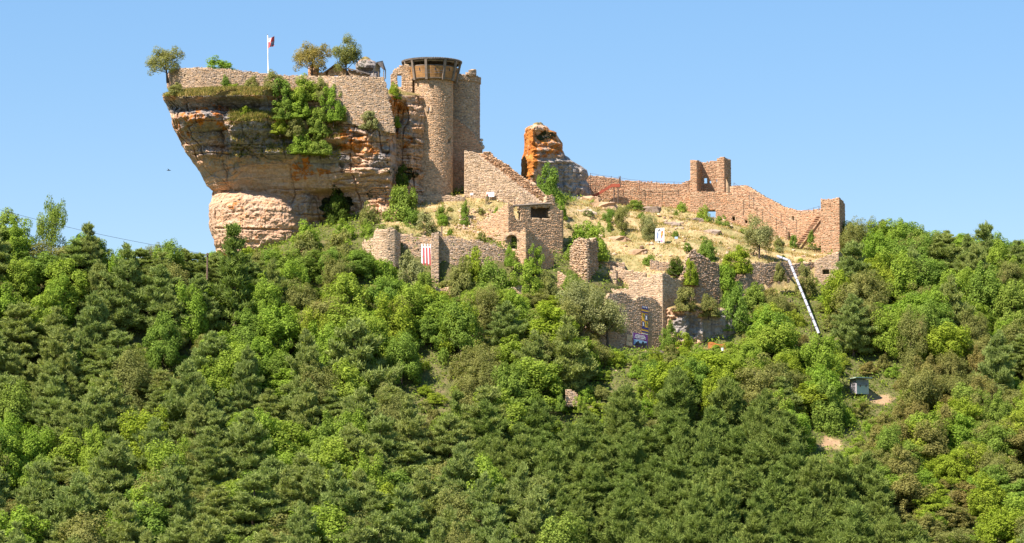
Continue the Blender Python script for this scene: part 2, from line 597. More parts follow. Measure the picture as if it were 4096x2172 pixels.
# ------------------------------------------------------------------ rock
def rock_mat():
    m, nt, out = new_mat("stained limestone cliff")
    geo = N(nt, "ShaderNodeNewGeometry")
    pos = geo.outputs["Position"]
    ora = N(nt, "ShaderNodeAttribute", attribute_name="ora").outputs["Fac"]
    gry = N(nt, "ShaderNodeAttribute", attribute_name="gry").outputs["Fac"]
    mos = N(nt, "ShaderNodeAttribute", attribute_name="mos").outputs["Fac"]
    n1 = noise_n(nt, pos, 0.5, 6, 0.65)
    n2 = noise_n(nt, pos, 2.5, 6, 0.7)
    band = noise_n(nt, pos, 1.0, 4, 0.55, (0.06, 0.06, 0.9))
    streak = noise_n(nt, pos, 1.0, 5, 0.6, (1.1, 1.1, 0.07))
    c = ramp(nt, band, [(0.28, (0.48, 0.275, 0.17)), (0.40, (0.62, 0.385, 0.245)), (0.52, (0.69, 0.46, 0.31)), (0.6, (0.56, 0.335, 0.205)), (0.7, (0.66, 0.395, 0.225))])
    c = mixc(nt, ramp(nt, n1, [(0.48, (0, 0, 0)), (0.68, (1, 1, 1))]), c, (0.68, 0.395, 0.215))
    g = ramp(nt, n1, [(0.3, (0.25, 0.215, 0.20)), (0.5, (0.37, 0.315, 0.28)), (0.7, (0.46, 0.39, 0.335))])
    gm = math_n(nt, 'ADD', gry, math_n(nt, 'MULTIPLY', math_n(nt, 'SUBTRACT', n2, 0.5), 1.1))
    c = mixc(nt, ramp(nt, gm, [(0.35, (0, 0, 0)), (0.6, (1, 1, 1))]), c, g)
    sm = math_n(nt, 'MULTIPLY', ramp(nt, streak, [(0.5, (0, 0, 0)), (0.64, (1, 1, 1))]), math_n(nt, 'ADD', math_n(nt, 'MULTIPLY', gry, 0.8), 0.06))
    c = mixc(nt, sm, c, (0.15, 0.135, 0.135))
    n4 = noise_n(nt, pos, 1.1, 6, 0.75)
    om = math_n(nt, 'ADD', math_n(nt, 'MULTIPLY', ora, 0.85), math_n(nt, 'MULTIPLY', math_n(nt, 'SUBTRACT', n4, 0.5), 2.6))
    oc = ramp(nt, n1, [(0.3, (0.44, 0.13, 0.03)), (0.6, (0.62, 0.235, 0.05)), (0.8, (0.66, 0.34, 0.12))])
    c = mixc(nt, ramp(nt, om, [(0.5, (0, 0, 0)), (0.72, (1, 1, 1))]), c, oc)
    mm = math_n(nt, 'ADD', math_n(nt, 'MULTIPLY', mos, 0.85), math_n(nt, 'MULTIPLY', math_n(nt, 'SUBTRACT', n4, 0.5), 1.8))
    c = mixc(nt, ramp(nt, mm, [(0.45, (0, 0, 0)), (0.65, (1, 1, 1))]), c, (0.045, 0.05, 0.02))
    soi = N(nt, "ShaderNodeAttribute", attribute_name="soi").outputs["Fac"]
    c = mixc(nt, soi, c, ramp(nt, n2, [(0.35, (0.34, 0.22, 0.10)), (0.6, (0.24, 0.20, 0.07))]))
    c = mixc(nt, 1.0, c, ramp(nt, n2, [(0.28, (0.62, 0.6, 0.58)), (0.7, (1.2,) * 3)]), 'MULTIPLY')
    b = N(nt, "ShaderNodeBsdfPrincipled")
    b.inputs["Roughness"].default_value = 0.95
    b.inputs["Specular IOR Level"].default_value = 0.1
    nt.links.new(c, b.inputs["Base Color"])
    bp = N(nt, "ShaderNodeBump")
    bp.inputs["Strength"].default_value = 1.0
    bp.inputs["Distance"].default_value = 0.3
    nt.links.new(n2, bp.inputs["Height"])
    nt.links.new(bp.outputs[0], b.inputs["Normal"])
    nt.links.new(b.outputs[0], out.inputs[0])
    return m


M_ROCK = rock_mat()


def PV(px, py, Y):
    u, v = (px - PW / 2) / F, (PH / 2 - py) / F
    dy, dz = CP - v * SP, SP + v * CP
    k = Y / dy
    return np.stack([u * k, Y + 0 * px, dz * k], -1)


def ell(px, py, cx, cy, rx, ry, soft=0.35):
    d = np.sqrt(((px - cx) / rx) ** 2 + ((py - cy) / ry) ** 2)
    return 1 - sstep(1 - soft, 1 + soft, d)


def rock(name, py_top, py_bot, xl, xr, depth, wrapL, wrapR, back, nu, nv, masks, detail, cap=None, mat=None):
    """a solid rock: measured left and right outline at each height, measured front depth, rounded into its back"""
    t = np.linspace(0, 1, nv)
    py = py_top + (py_bot - py_top) * t
    u = np.linspace(0, 1, nu)
    u = 0.5 * u + 0.5 * (1 - np.cos(np.pi * u)) / 2
    L, R = np.interp(py, *zip(*xl)), np.interp(py, *zip(*xr))
    jit = 5 * fbm(py * 0.05, 0.0 * py, 4.0 + len(name), 3)
    L, R = L + jit, R + jit
    px = L[:, None] + (R - L)[:, None] * u[None]
    PY = np.repeat(py[:, None], nu, 1)
    Y = depth(px, PY)
    wl_, wr_ = wrapL, wrapR
    a = np.clip((px - L[:, None]) / wl_[0], 0, 1)
    Y = Y + wl_[1] * (1 - np.sqrt(np.maximum(0, 1 - (1 - a) ** 2)))
    a = np.clip((R[:, None] - px) / wr_[0], 0, 1)
    Y = Y + wr_[1] * (1 - np.sqrt(np.maximum(0, 1 - (1 - a) ** 2)))
    V = PV(px, PY, Y)
    V[..., 1] += detail(V[..., 0], V[..., 1], V[..., 2], px, PY)
    rows = [V]
    M = masks(px, PY, V)
    # back side: two more columns
    b1 = V[:, :1] * 1.0
    b1[..., 1] = (V[:, :1, 1] + back) / 2
    b1[..., 0] += 0.8
    b2 = V[:, -1:] * 1.0
    b2[..., 1] = (V[:, -1:, 1] + back) / 2
    b2[..., 0] -= 0.8
    b3 = (V[:, :1] * 0.75 + V[:, -1:] * 0.25)
    b3[..., 1] = back
    b4 = (V[:, :1] * 0.25 + V[:, -1:] * 0.75)
    b4[..., 1] = back
    A = np.concatenate([V, b2, b4, b3, b1], 1)
    M["soi"] = np.zeros_like(px)
    M = {k: np.concatenate([m, np.zeros((nv, 4))], 1) for k, m in M.items()}
    if cap:
        top = A[0].copy()
        for _ in range(90):
            top[1:nu - 1] = (top[:nu - 2] + top[1:nu - 1] + top[2:nu]) / 3
        cen = top.mean(0)
        cr, cm = [], {k: [] for k in M}
        for s, dz in cap:
            r = top * (1 - s) + cen * s
            r[:, 2] = top[:, 2] * (1 - s) + cen[2] * s + dz + 0.15 * fbm(r[:, 0], r[:, 1], s * 10)
            cr.append(r)
            for k in M:
                cm[k].append(M[k][0] * (1 - s) if k != "soi" else np.ones(A.shape[1]))
        A = np.concatenate([np.array(cr[::-1]), A], 0)
        M = {k: np.concatenate([np.array(cm[k][::-1]), M[k]], 0) for k in M}
    nr, nc = A.shape[:2]
    idx = (np.arange(nr - 1)[:, None] * nc + np.arange(nc)[None])
    nxt = (np.arange(nr - 1)[:, None] * nc + (np.arange(nc)[None] + 1) % nc)
    f = np.stack([idx.ravel(), (idx + nc).ravel(), (nxt + nc).ravel(), nxt.ravel()], 1)
    me = mesh_np(name, A.reshape(-1, 3), f, mat or M_ROCK, True, {k: m.ravel() for k, m in M.items()})
    return me, V, px, PY


# --- the great overhanging rock that carries the upper castle
RXL = [(370, 655), (385, 651), (410, 659), (440, 675), (462, 682), (519, 697), (562, 720), (605, 737), (638, 763), (686, 796), (743, 825), (765, 850), (790, 848), (815, 838), (860, 836), (919, 840), (938, 847), (985, 860), (1100, 872)]
RXR = [(370, 1700), (1100, 1700)]
_rows = [385, 412, 436, 452, 470, 520, 590, 650, 700, 757, 775, 830, 915, 990, 1100]
_cols = [650, 760, 895, 925, 1050, 1130, 1230, 1300, 1385, 1480, 1560, 1592, 1640, 1720]
_dep = np.array([
    [341.2, 341.2, 341.2, 341.2, 341.6, 343.6, 345.0, 345.0, 344.2, 343.8, 344.0, 346.5, 348, 350],
    [343.4, 343.4, 343.5, 343.6, 344.0, 343.8, 344.8, 344.8, 344.0, 343.6, 343.9, 347.0, 348, 350],
    [344.0, 344.0, 344.4, 344.9, 344.6, 343.9, 344.6, 344.6, 343.9, 343.5, 343.8, 347.4, 348, 350],
    [343.6, 341.9, 342.6, 342.8, 342.6, 343.6, 344.4, 344.4, 343.8, 343.4, 343.7, 347.6, 348, 350],
    [343.2, 340.9, 342.0, 341.3, 341.2, 343.2, 344.2, 344.2, 343.7, 343.3, 343.7, 347.8, 348, 350],
    [344.8, 342.3, 344.2, 341.5, 341.5, 342.8, 343.9, 344.0, 343.2, 342.9, 343.6, 348.0, 348, 350],
    [346.0, 345.5, 345.8, 343.6, 343.6, 343.8, 343.5, 343.8, 343.5, 343.1, 343.8, 348.0, 348, 350],
    [346.4, 345.5, 345.4, 345.3, 345.1, 344.9, 344.6, 344.6, 344.0, 343.7, 344.0, 348.0, 348, 350],
    [347.4, 346.5, 346.4, 346.3, 346.2, 345.9, 345.6, 345.4, 344.8, 344.2, 344.2, 347.8, 348, 350],
    [348.4, 347.6, 347.5, 347.4, 347.3, 347.0, 346.7, 346.4, 345.5, 344.7, 344.6, 347.6, 348, 350],
    [348.6, 348.0, 348.0, 347.9, 347.8, 347.4, 347.2, 349.4, 346.4, 345.2, 345.0, 347.6, 348, 350],
    [348.8, 348.4, 348.4, 348.2, 348.0, 347.6, 347.4, 351.0, 347.6, 345.4, 345.2, 347.4, 348, 350],
    [348.8, 348.6, 348.6, 348.4, 348.2, 347.8, 347.6, 351.4, 348.0, 345.4, 345.2, 347.2, 348, 350],
    [348.6, 348.4, 348.4, 348.4, 348.2, 347.8, 347.6, 350.6, 347.6, 345.2, 345.2, 347.0, 348, 350],
    [348.2, 348.2, 348.2, 348.2, 348.0, 347.8, 347.6, 349.6, 347.2, 345.2, 345.2, 347.0, 348, 350]])


def table(px, py):
    fi = np.interp(py, _rows, np.arange(len(_rows)))
    fj = np.interp(px, _cols, np.arange(len(_cols)))
    i, j = np.minimum(fi.astype(int), len(_rows) - 2), np.minimum(fj.astype(int), len(_cols) - 2)
    a, b = fi - i, fj - j
    return _dep[i, j] * (1 - a) * (1 - b) + _dep[i + 1, j] * a * (1 - b) + _dep[i, j + 1] * (1 - a) * b + _dep[i + 1, j + 1] * a * b


def cliff_depth(px, py):
    wx = 14 * fbm(px * 0.012, py * 0.012, 1.5)
    wy = 12 * fbm(px * 0.012, py * 0.012, 7.5)
    Y = table(px + wx, py + wy)
    # the pale block at the foot
    cx = 1008 + 25 * np.clip((py - 880) / 100, -1, 1)
    d = (np.abs((px - cx) / 182) ** 3.0 + np.abs((py - 888) / 122) ** 3.4)
    blk = 348.9 - 4.6 * np.maximum(0, 1 - d) ** 0.35
    blk += 0.5 * (1 - sstep(0, 7, np.abs(py - 916 - 0.02 * (px - 1000)))) * (px > 860)
    d2 = (np.abs((px - 985) / 140) ** 3.0 + np.abs((py - 965) / 62) ** 3)
    blk = np.minimum(blk, 348.9 - 4.1 * np.maximum(0, 1 - d2) ** 0.35)
    Y = np.minimum(Y, blk)
    # bedding cracks
    Y += 0.35 * (1 - sstep(0, 5, np.abs(py - 757 + 3 * fbm(px * 0.02, 0 * px, 2.0)))) * sstep(1050, 1110, px)
    # small ledges that catch the sun
    for cx, cy, rx, ry, h in ((800, 470, 85, 22, .8), (870, 500, 50, 16, .9), (865, 608, 42, 24, 1.3), (955, 570, 60, 18, .6), (1105, 610, 60, 24, 1.2), (935, 690, 18, 15, .6), (955, 625, 24, 16, .8),
                              (1420, 640, 110, 14, .4), (1450, 690, 120, 12, .45), (1430, 800, 20, 10, .4), (1500, 600, 60, 14, .5), (1390, 560, 50, 16, .6), (1510, 860, 50, 30, 1.2)):
        q = ell(px + wx, py + wy, cx, cy, rx, ry, 0.6)
        Y -= h * q
    return Y


def cliff_detail(x, y, z, px, py):
    lo = fbm(x * 0.28, y * 0.28, z * 0.34, 4)
    st = np.tanh(3.5 * fbm(x * 0.09, y * 0.09, z * 1.05, 3))
    rg = 1 - 2 * np.abs(fbm(x * 0.6, y * 0.6, z * 0.75, 4))
    hi = fbm(x * 1.5, y * 1.5, z * 1.9, 5)
    bl = ell(px, py, 1010, 880, 190, 130)
    block = np.round(fbm(x * 0.62 + 2, 3.0, z * 0.95, 2) * 5) / 5
    up = 1 - bl
    # open joints: near vertical and along the bedding
    v1 = np.exp(-(fbm(x * 0.30, y * 0.30, z * 0.10 + 5, 3) / 0.022) ** 2)
    v2 = np.exp(-(fbm(x * 0.75 + 9, y * 0.75, z * 0.22, 3) / 0.02) ** 2)
    b1 = np.exp(-(fbm(x * 0.06, y * 0.06, z * 0.62 + 3, 2) / 0.02) ** 2)
    b2 = np.exp(-(fbm(x * 0.10, y * 0.10, z * 1.5 + 8, 2) / 0.022) ** 2)
    fine = fbm(x * 4.5, y * 4.5, z * 5.5, 3)
    jo = 0.7 * v1 + 0.3 * v2 + 0.65 * b1 + 0.35 * b2
    smooth_band = 1 - 0.6 * sstep(615, 650, py) * (1 - sstep(745, 765, py)) * (1 - sstep(1280, 1360, px))
    return smooth_band * (0.95 * lo * (1 - .3 * bl) + 0.42 * st * up - 0.4 * rg * (.5 + .5 * up) + 0.36 * hi + 0.16 * fine + 0.8 * block * up + jo * (.15 + .85 * up))


def cliff_masks(px, py, V):
    n = fbm(px * 0.02, py * 0.03, 3.0, 5)
    n2 = fbm(px * 0.02, py * 0.03, 13.0, 5)
    qx, qy = px + 75 * n, py + 45 * n2
    gry = np.maximum.reduce([0.85 * ell(qx, qy, 860, 420, 230, 48), 0.55 * ell(qx, qy, 800, 520, 110, 60), 0.9 * ell(qx, qy, 1010, 535, 110, 60), 0.55 * ell(qx, qy, 1000, 620, 110, 40),
                             0.9 * ell(qx, qy, 1110, 600, 70, 40), 0.8 * ell(qx, qy, 1280, 640, 110, 50), 0.5 * ell(qx, qy, 1450, 525, 130, 30), 0.5 * ell(qx, qy, 850, 620, 70, 50), 0.5 * ell(qx, qy, 850, 680, 70, 35), 0.55 * ell(qx, qy, 1540, 620, 50, 70),
                             0.45 * ell(qx, qy, 1230, 820, 60, 70), 0.5 * ell(qx, qy, 1615, 520, 50, 60)])
    ora = np.maximum.reduce([0.75 * ell(qx, qy, 790, 480, 70, 22), 0.95 * ell(qx, qy, 880, 495, 32, 16), 0.6 * ell(qx, qy, 870, 445, 60, 20), 0.85 * ell(qx, qy, 1390, 580, 75, 40), 0.8 * ell(qx, qy, 1480, 590, 90, 22), 0.8 * ell(qx, qy, 1215, 680, 25, 70),
                             0.85 * ell(qx, qy, 1270, 690, 60, 14), 0.95 * ell(qx, qy, 1375, 545, 16, 40), 0.95 * ell(qx, qy, 1590, 430, 45, 45), 0.75 * ell(qx, qy, 1610, 560, 26, 40), 0.55 * ell(qx, qy, 960, 830, 70, 40), 0.4 * ell(qx, qy, 1000, 890, 160, 80), 0.6 * ell(qx, qy, 710, 530, 30, 60), 0.6 * ell(qx, qy, 1140, 480, 60, 40)])
    mos = np.maximum.reduce([0.95 * ell(qx, qy, 1345, 820, 42, 90), 0.85 * ell(qx, qy, 1605, 690, 40, 40), 0.4 * ell(qx, qy, 900, 680, 40, 22), 0.8 * ell(qx, qy, 1500, 775, 14, 18)])
    return {"ora": ora, "gry": gry, "mos": mos}


me, RV, RPX, RPY = rock("overhanging_rock", 385, 1100, RXL, RXR, cliff_depth, (150, 7.0), (30, 2.0), 378.0, 500, 330, cliff_masks, cliff_detail,
                        cap=[(0.03, 0.15), (0.08, 0.35), (0.14, 0.6), (0.22, 0.8), (0.35, 0.9), (0.6, 0.9), (0.97, 0.9)])
o = link("overhanging_rock", me)
tag(o, "huge overhanging limestone rock, grey and orange stained, carrying the upper castle", "rock")


# --- orange rock pinnacle in the middle
def pin_depth(px, py):
    Y = np.interp(px, [2080, 2132, 2200, 2260, 2320, 2380], [365.5, 361.6, 363.2, 364.6, 366.2, 368.5])
    Y = Y + 0.5 * sstep(520, 528, py) * (1 - sstep(560, 640, py)) * sstep(2128, 2140, px)
    for cy, h in ((575, .5), (598, .5), (620, .45), (645, .4)):
        Y = Y - h * (1 - sstep(3, 9, np.abs(py - cy + 8 * fbm(px * .03, 0 * px, 3.0)))) * sstep(2130, 2150, px)
    return Y - 0.7 * ell(px, py, 2110, 680, 40, 50)


def pin_detail(x, y, z, px, py):
    return 0.9 * fbm(x * .5, y * .5, z * .6, 4) + 0.6 * fbm(x * 1.5, y * 1.5, z * 2.2, 4) + 0.5 * fbm(x * .2, 0 * x, z * 2.0, 3)


def pin_masks(px, py, V):
    n = fbm(px * 0.02, py * 0.02, 5.0, 4)
    qx, qy = px + 20 * n, py + 20 * n
    return {"ora": np.maximum(1.1 * ell(qx, qy, 2108, 610, 40, 120, .3), 0.8 * ell(qx, qy, 2190, 570, 80, 70)),
            "gry": np.maximum(0.95 * ell(qx, qy, 2280, 710, 110, 90), 0.5 * ell(qx, qy, 2200, 620, 60, 70)),
            "mos": np.maximum(0.8 * ell(qx, qy, 2180, 545, 50, 18), 0.35 * ell(qx, qy, 2200, 620, 60, 20))}


PXL = [(498, 2135), (506, 2112), (516, 2098), (560, 2095), (615, 2094), (640, 2086), (720, 2083), (760, 2098), (840, 2105)]
PXR = [(498, 2168), (508, 2188), (521, 2198), (530, 2224), (560, 2238), (572, 2248), (600, 2249), (620, 2262), (645, 2290), (662, 2322), (680, 2346), (705, 2355), (722, 2346), (740, 2356), (790, 2372), (840, 2378)]
me, PVx, _, _ = rock("rock_pinnacle", 500, 840, PXL, PXR, pin_depth, (35, 2.5), (35, 2.5), 374.0, 110, 120, pin_masks, pin_detail, cap=[(0.15, .25), (0.5, .4), (0.97, .4)])
o = link("rock_pinnacle", me)
tag(o, "jagged rock pinnacle with an orange lichen flank above the curtain wall", "rock")


# --- pale rock face beside the lower gatehouse
def low_depth(px, py):
    Y = np.interp(px, [2650, 2690, 2745, 2760, 2810, 2830, 2900, 2950, 2975], [332.5, 331.6, 331.2, 332.2, 331.8, 333.2, 333.4, 334.2, 336])
    return Y + 0.35 * (1 - sstep(0, 10, np.abs(py - 1262 + 10 * fbm(px * .03, 0 * px, 2.0)))) - 0.4 * ell(px, py, 2780, 1250, 60, 22)


me, LVx, _, _ = rock("pale_rock_face", 1235, 1420, [(1235, 2640), (1420, 2640)], [(1230, 2900), (1260, 2930), (1290, 2955), (1330, 2966), (1360, 2955), (1420, 2930)], low_depth, (10, .5), (40, 3.0), 345.0, 120, 70,
                     lambda px, py, V: {"ora": 0.35 * ell(px, py, 2870, 1370, 60, 20), "gry": np.maximum(0.95 * ell(px, py, 2890, 1310, 90, 70), 0.7 * ell(px, py, 2750, 1310, 70, 60)), "mos": 0.6 * ell(px, py, 2720, 1225, 60, 20)},
                     lambda x, y, z, px, py: 0.4 * fbm(x * .6, y * .6, z * .6, 4) + (0.75 * sstep(2830, 2800, px) + 0.25) * fbm(x * 1.3, y * 1.3, z * 2.0, 3) + 0.3 * fbm(x * .2, 0 * x, z * 2.2, 2),
                     cap=[(0.1, .2), (0.5, .5), (0.97, .8)])
o = link("pale_rock_face", me)
tag(o, "pale grey streaked rock face right of the ruined gatehouse", "rock")


# ------------------------------------------------------------------ masonry walls
def child(name, mb, mat, parent, smooth=False, kind=None, label=None):
    L, q = Vector((0, 0, 0)), parent
    while q:
        L, q = L + Vector(q.location), q.parent
    mb.v = [tuple(Vector(v) - L) for v in mb.v]
    o = link(name, mb.mesh(name, mat, smooth), parent)
    if kind:
        o["kind"] = kind
    if label:
        o["label"] = label
    return o


def stone_mesh(k, mat):
    r = np.random.default_rng(50 + k)
    v = []
    for y in (0.0, -1.0):
        for a, b in ((-.5, -.5), (.5, -.5), (.5, .5), (-.5, .5)):
            q = 0.90 if y else 1.0
            v.append((a * q + r.uniform(-.05, .05), y + (r.uniform(-.2, .2) if y else 0), b * q + r.uniform(-.06, .06)))
    f = np.array([[4, 5, 6, 7], [0, 1, 5, 4], [1, 2, 6, 5], [2, 3, 7, 6], [3, 0, 4, 7]])
    return mesh_np("stone", np.array(v), f, mat)


STONES = {}


def C(px, Y, yt, yb):
    a, b = P(px, yt, Y), P(px, yb, Y)
    return ((a.x + b.x) / 2, Y, a.z, b.z)


def arc(cpx, Yc, R, a0, a1, n, yt, yb, Yref=None):
    """columns round a tower; angle 0 faces the viewer, positive to the right"""
    c = P(cpx, (yt + yb) / 2, Yc)
    Yr = Yref or Yc - R
    zt, zb = P(cpx, yt, Yr).z, P(cpx, yb, Yr).z
    return [(c.x + R * math.sin(math.radians(a)), Yc - R * math.cos(math.radians(a)), zt, zb) for a in np.linspace(a0, a1, n)]


def wall(name, label, cols, mat, thick=0.9, openings=(), course=(0.11, 0.27), length=(0.14, 0.42), rag=0.15, corners=(), cell=0.22, singles=110, cat="wall", group=None, seed=1, parent=None, prot=(0.012, 0.05), mortar=None):
    r = np.random.default_rng(seed)
    cols = [c if isinstance(c, tuple) else tuple(c) for c in cols]
    A = np.array(cols, float)
    xy = A[:, :2]
    d = np.diff(xy, axis=0)
    L = np.hypot(d[:, 0], d[:, 1])
    s = np.concatenate([[0], np.cumsum(L)])
    nseg = np.stack([d[:, 1], -d[:, 0]], 1) / L[:, None]
    vn = np.concatenate([nseg[:1], nseg[:-1] + nseg[1:], nseg[-1:]])
    vn /= np.linalg.norm(vn, axis=1)[:, None]
    cb = [s[i] for i in corners]

    def pos(q):
        return np.stack([np.interp(q, s, xy[:, 0]), np.interp(q, s, xy[:, 1])], -1)

    def nrm(q):
        if corners or len(L) < 6:
            i = np.clip(np.searchsorted(s, q, side='right') - 1, 0, len(L) - 1)
            return nseg[i]
        n = np.stack([np.interp(q, s, vn[:, 0]), np.interp(q, s, vn[:, 1])], -1)
        return n / np.linalg.norm(n, axis=-1)[..., None]

    _q = np.linspace(0, s[-1], max(8, int(s[-1] / 0.1)))
    _q = np.unique(np.concatenate([_q, s]))
    _zt = np.interp(_q, s, A[:, 2]) + rag * 1.6 * fbm(_q * 0.9, seed * 3.3, 2.0, 3)

    def zt(q):
        return np.interp(q, _q, _zt)

    def zb(q):
        return np.interp(q, s, A[:, 3])

    def hole(q, z):
        if not openings:
            return np.zeros(np.shape(q), bool)
        p = pos(q)
        px, py = proj(p[..., 0], p[..., 1], z)
        h = np.zeros(np.shape(px), bool)
        for op in openings:
            x0, y0, x1, y1 = op[:4]
            m = (px > x0) & (px < x1) & (py < y1) & (py > y0)
            if len(op) > 4 and op[4] == 'arch':
                cx, rr = (x0 + x1) / 2, (x1 - x0) / 2
                m &= (py > y0 + rr) | (((px - cx) ** 2 + (py - y0 - rr) ** 2) < rr * rr)
            elif len(op) > 4:
                m &= fbm(px * 0.09, py * 0.09, 4.0, 2) * 0.9 + np.minimum.reduce([px - x0, x1 - px, py - y0, y1 - py]) / 14 > 0.12
            h |= m
        return h

    # core, cut into cells so that openings and broken tops are real
    sg = [0.0]
    for i in range(len(L)):
        n = max(1, int(math.ceil(L[i] / cell)))
        sg += list(s[i] + L[i] * np.arange(1, n + 1) / n)
    sg = np.array(sg)
    z0, z1 = A[:, 3].min(), A[:, 2].max() + rag
    nz = max(1, int(math.ceil((z1 - z0) / cell)))
    zg = np.linspace(z0, z1, nz + 1)
    sc, zc = (sg[:-1] + sg[1:]) / 2, (zg[:-1] + zg[1:]) / 2
    SC, ZC = np.meshgrid(sc, zc, indexing='ij')
    keep = (ZC < zt(SC)) & (ZC > zb(SC) - cell) & ~hole(SC, ZC)
    pf = pos(sg)
    vnn = np.stack([np.interp(sg, s, vn[:, 0]), np.interp(sg, s, vn[:, 1])], -1)
    if corners or len(L) < 6:
        mid = nrm(np.minimum(sg + 1e-6, s[-1]))
        for i, q in enumerate(sg):
            if np.min(np.abs(s - q)) > 1e-6:
                vnn[i] = mid[i]
    vnn /= np.linalg.norm(vnn, axis=1)[:, None]
    pb = pf - vnn * thick
    ns_, nz_ = len(sg), len(zg)
    VF = np.concatenate([np.repeat(pf[:, None], nz_, 1), np.repeat(zg[None, :, None], ns_, 0)], -1)
    VB = np.concatenate([np.repeat(pb[:, None], nz_, 1), np.repeat(zg[None, :, None], ns_, 0)], -1)
    V = np.concatenate([VF.reshape(-1, 3), VB.reshape(-1, 3)])
    nb = ns_ * nz_
    faces = []
    I, K = np.nonzero(keep)
    pad = np.pad(keep, 1)

    def vid(i, k):
        return i * nz_ + k
    faces.append(np.stack([vid(I, K), vid(I + 1, K), vid(I + 1, K + 1), vid(I, K + 1)], 1))
    faces.append(np.stack([vid(I, K), vid(I, K + 1), vid(I + 1, K + 1), vid(I + 1, K)], 1) + nb)
    for di, dk, e in ((-1, 0, ((0, 0), (0, 1))), (1, 0, ((1, 1), (1, 0))), (0, -1, ((1, 0), (0, 0))), (0, 1, ((0, 1), (1, 1)))):
        m = ~pad[I + 1 + di, K + 1 + dk]
        i, k = I[m], K[m]
        a, b = vid(i + e[0][0], k + e[0][1]), vid(i + e[1][0], k + e[1][1])
        faces.append(np.stack([a, b, b + nb, a + nb], 1))
    faces = np.concatenate(faces)
    used = np.unique(faces)
    remap = np.zeros(len(V), int)
    remap[used] = np.arange(len(used))
    V, faces = V[used], remap[faces]
    base = np.array([*pos(s[-1] / 2), A[:, 3].min()])
    own = parent is None
    th = thing(name, label, cat, base, group) if own else parent
    if own:
        th["kind"] = "thing"
    base = np.array(th.location)
    link("core" if own else "wall_core", mesh_np("core", V - base, faces, mortar or M_MORTAR), th)
    # stones
    singles_l, cand, jv, jf = [], [], [], []
    z = z0 - 0.05
    ends = sorted(set([0.0, s[-1]] + cb))
    while z < z1:
        h = r.uniform(*course)
        for e0, e1 in zip(ends[:-1], ends[1:]):
            q = e0
            while q < e1 - 0.08:
                l = min(r.uniform(*length), e1 - q)
                if e1 - (q + l) < 0.15:
                    l = e1 - q
                cq, cz = q + l / 2, z + h / 2
                q0, q1 = q + 0.025, q + l - 0.025
                jz, hh = r.uniform(-.07, .07), h * r.uniform(.7, 1.2)
                cand.append((q0, q1, z + jz + 0.02, z + jz + hh - 0.02, r.uniform(*prot)))
                q += l
        z += h
    if cand:
        ca = np.array(cand)
        cq, cz = (ca[:, 0] + ca[:, 1]) / 2, (ca[:, 2] + ca[:, 3]) / 2
        ok = (zb(cq) - 0.2 < cz) & (cz < zt(cq) + 0.08)
        for qq in (ca[:, 0] + .05, cq, ca[:, 1] - .05):
            ok &= ~hole(qq, cz)
        singles_l = [c for c, k in zip(cand, ok) if k]
    info = []
    for st in singles_l:
        cq = (st[0] + st[1]) / 2
        n = nrm(np.array([cq]))[0]
        p = pos(cq)
        k = F / p[1]
        info.append(((st[1] - st[0]) * k * max(0, -n[1]), (st[3] - st[2]) * k))
    order = sorted([i for i, (a, b) in enumerate(info) if a >= 9.5 and b >= 4.6], key=lambda i: -info[i][0] * info[i][1])[:min(singles, 110)]
    chosen = set(order)
    key = mat.name
    if key not in STONES:
        STONES[key] = [stone_mesh(k, mat) for k in range(5)]
    for i, (q0, q1, za, zc_, pr) in enumerate(singles_l):
        if i in chosen:
            cq = (q0 + q1) / 2
            n, p = nrm(np.array([cq]))[0], pos(cq)
            o = bpy.data.objects.new("stone", STONES[key][r.integers(5)])
            COL.objects.link(o)
            o.parent = th
            o.location = Vector((p[0] - base[0], p[1] - base[1], (za + zc_) / 2 - base[2]))
            o.rotation_euler = (0, 0, math.atan2(n[0], -n[1]))
            o.scale = (q1 - q0, pr + 0.02, zc_ - za)
        else:
            n0, n1, p0, p1 = nrm(np.array([q0]))[0], nrm(np.array([q1 - 1e-4]))[0], pos(q0), pos(q1)
            k = len(jv)
            for pp, nn, zz in ((p0, n0, za), (p1, n1, za), (p1, n1, zc_), (p0, n0, zc_)):
                jv.append((pp[0], pp[1], zz))
            t = min(0.035, (q1 - q0) * .15)
            dx = (p1 - p0) / max(1e-6, np.hypot(*(p1 - p0)))
            for pp, nn, zz, sx, sz in ((p0, n0, za, 1, 1), (p1, n1, za, -1, 1), (p1, n1, zc_, -1, -1), (p0, n0, zc_, 1, -1)):
                pr2 = pr * r.uniform(.75, 1.2)
                jv.append((pp[0] + nn[0] * pr2 + dx[0] * sx * t * r.uniform(.3, 1.4), pp[1] + nn[1] * pr2 + dx[1] * sx * t * r.uniform(.3, 1.4), zz + sz * t * r.uniform(0, 1.2)))
            jf += [[k + 4, k + 5, k + 6, k + 7], [k, k + 1, k + 5, k + 4], [k + 1, k + 2, k + 6, k + 5], [k + 2, k + 3, k + 7, k + 6], [k + 3, k, k + 4, k + 7]]
    if jv:
        o = link("stone_courses", mesh_np("stone_courses", np.array(jv) - base, np.array(jf), mat), th)
        o["kind"] = "stuff"
    return th


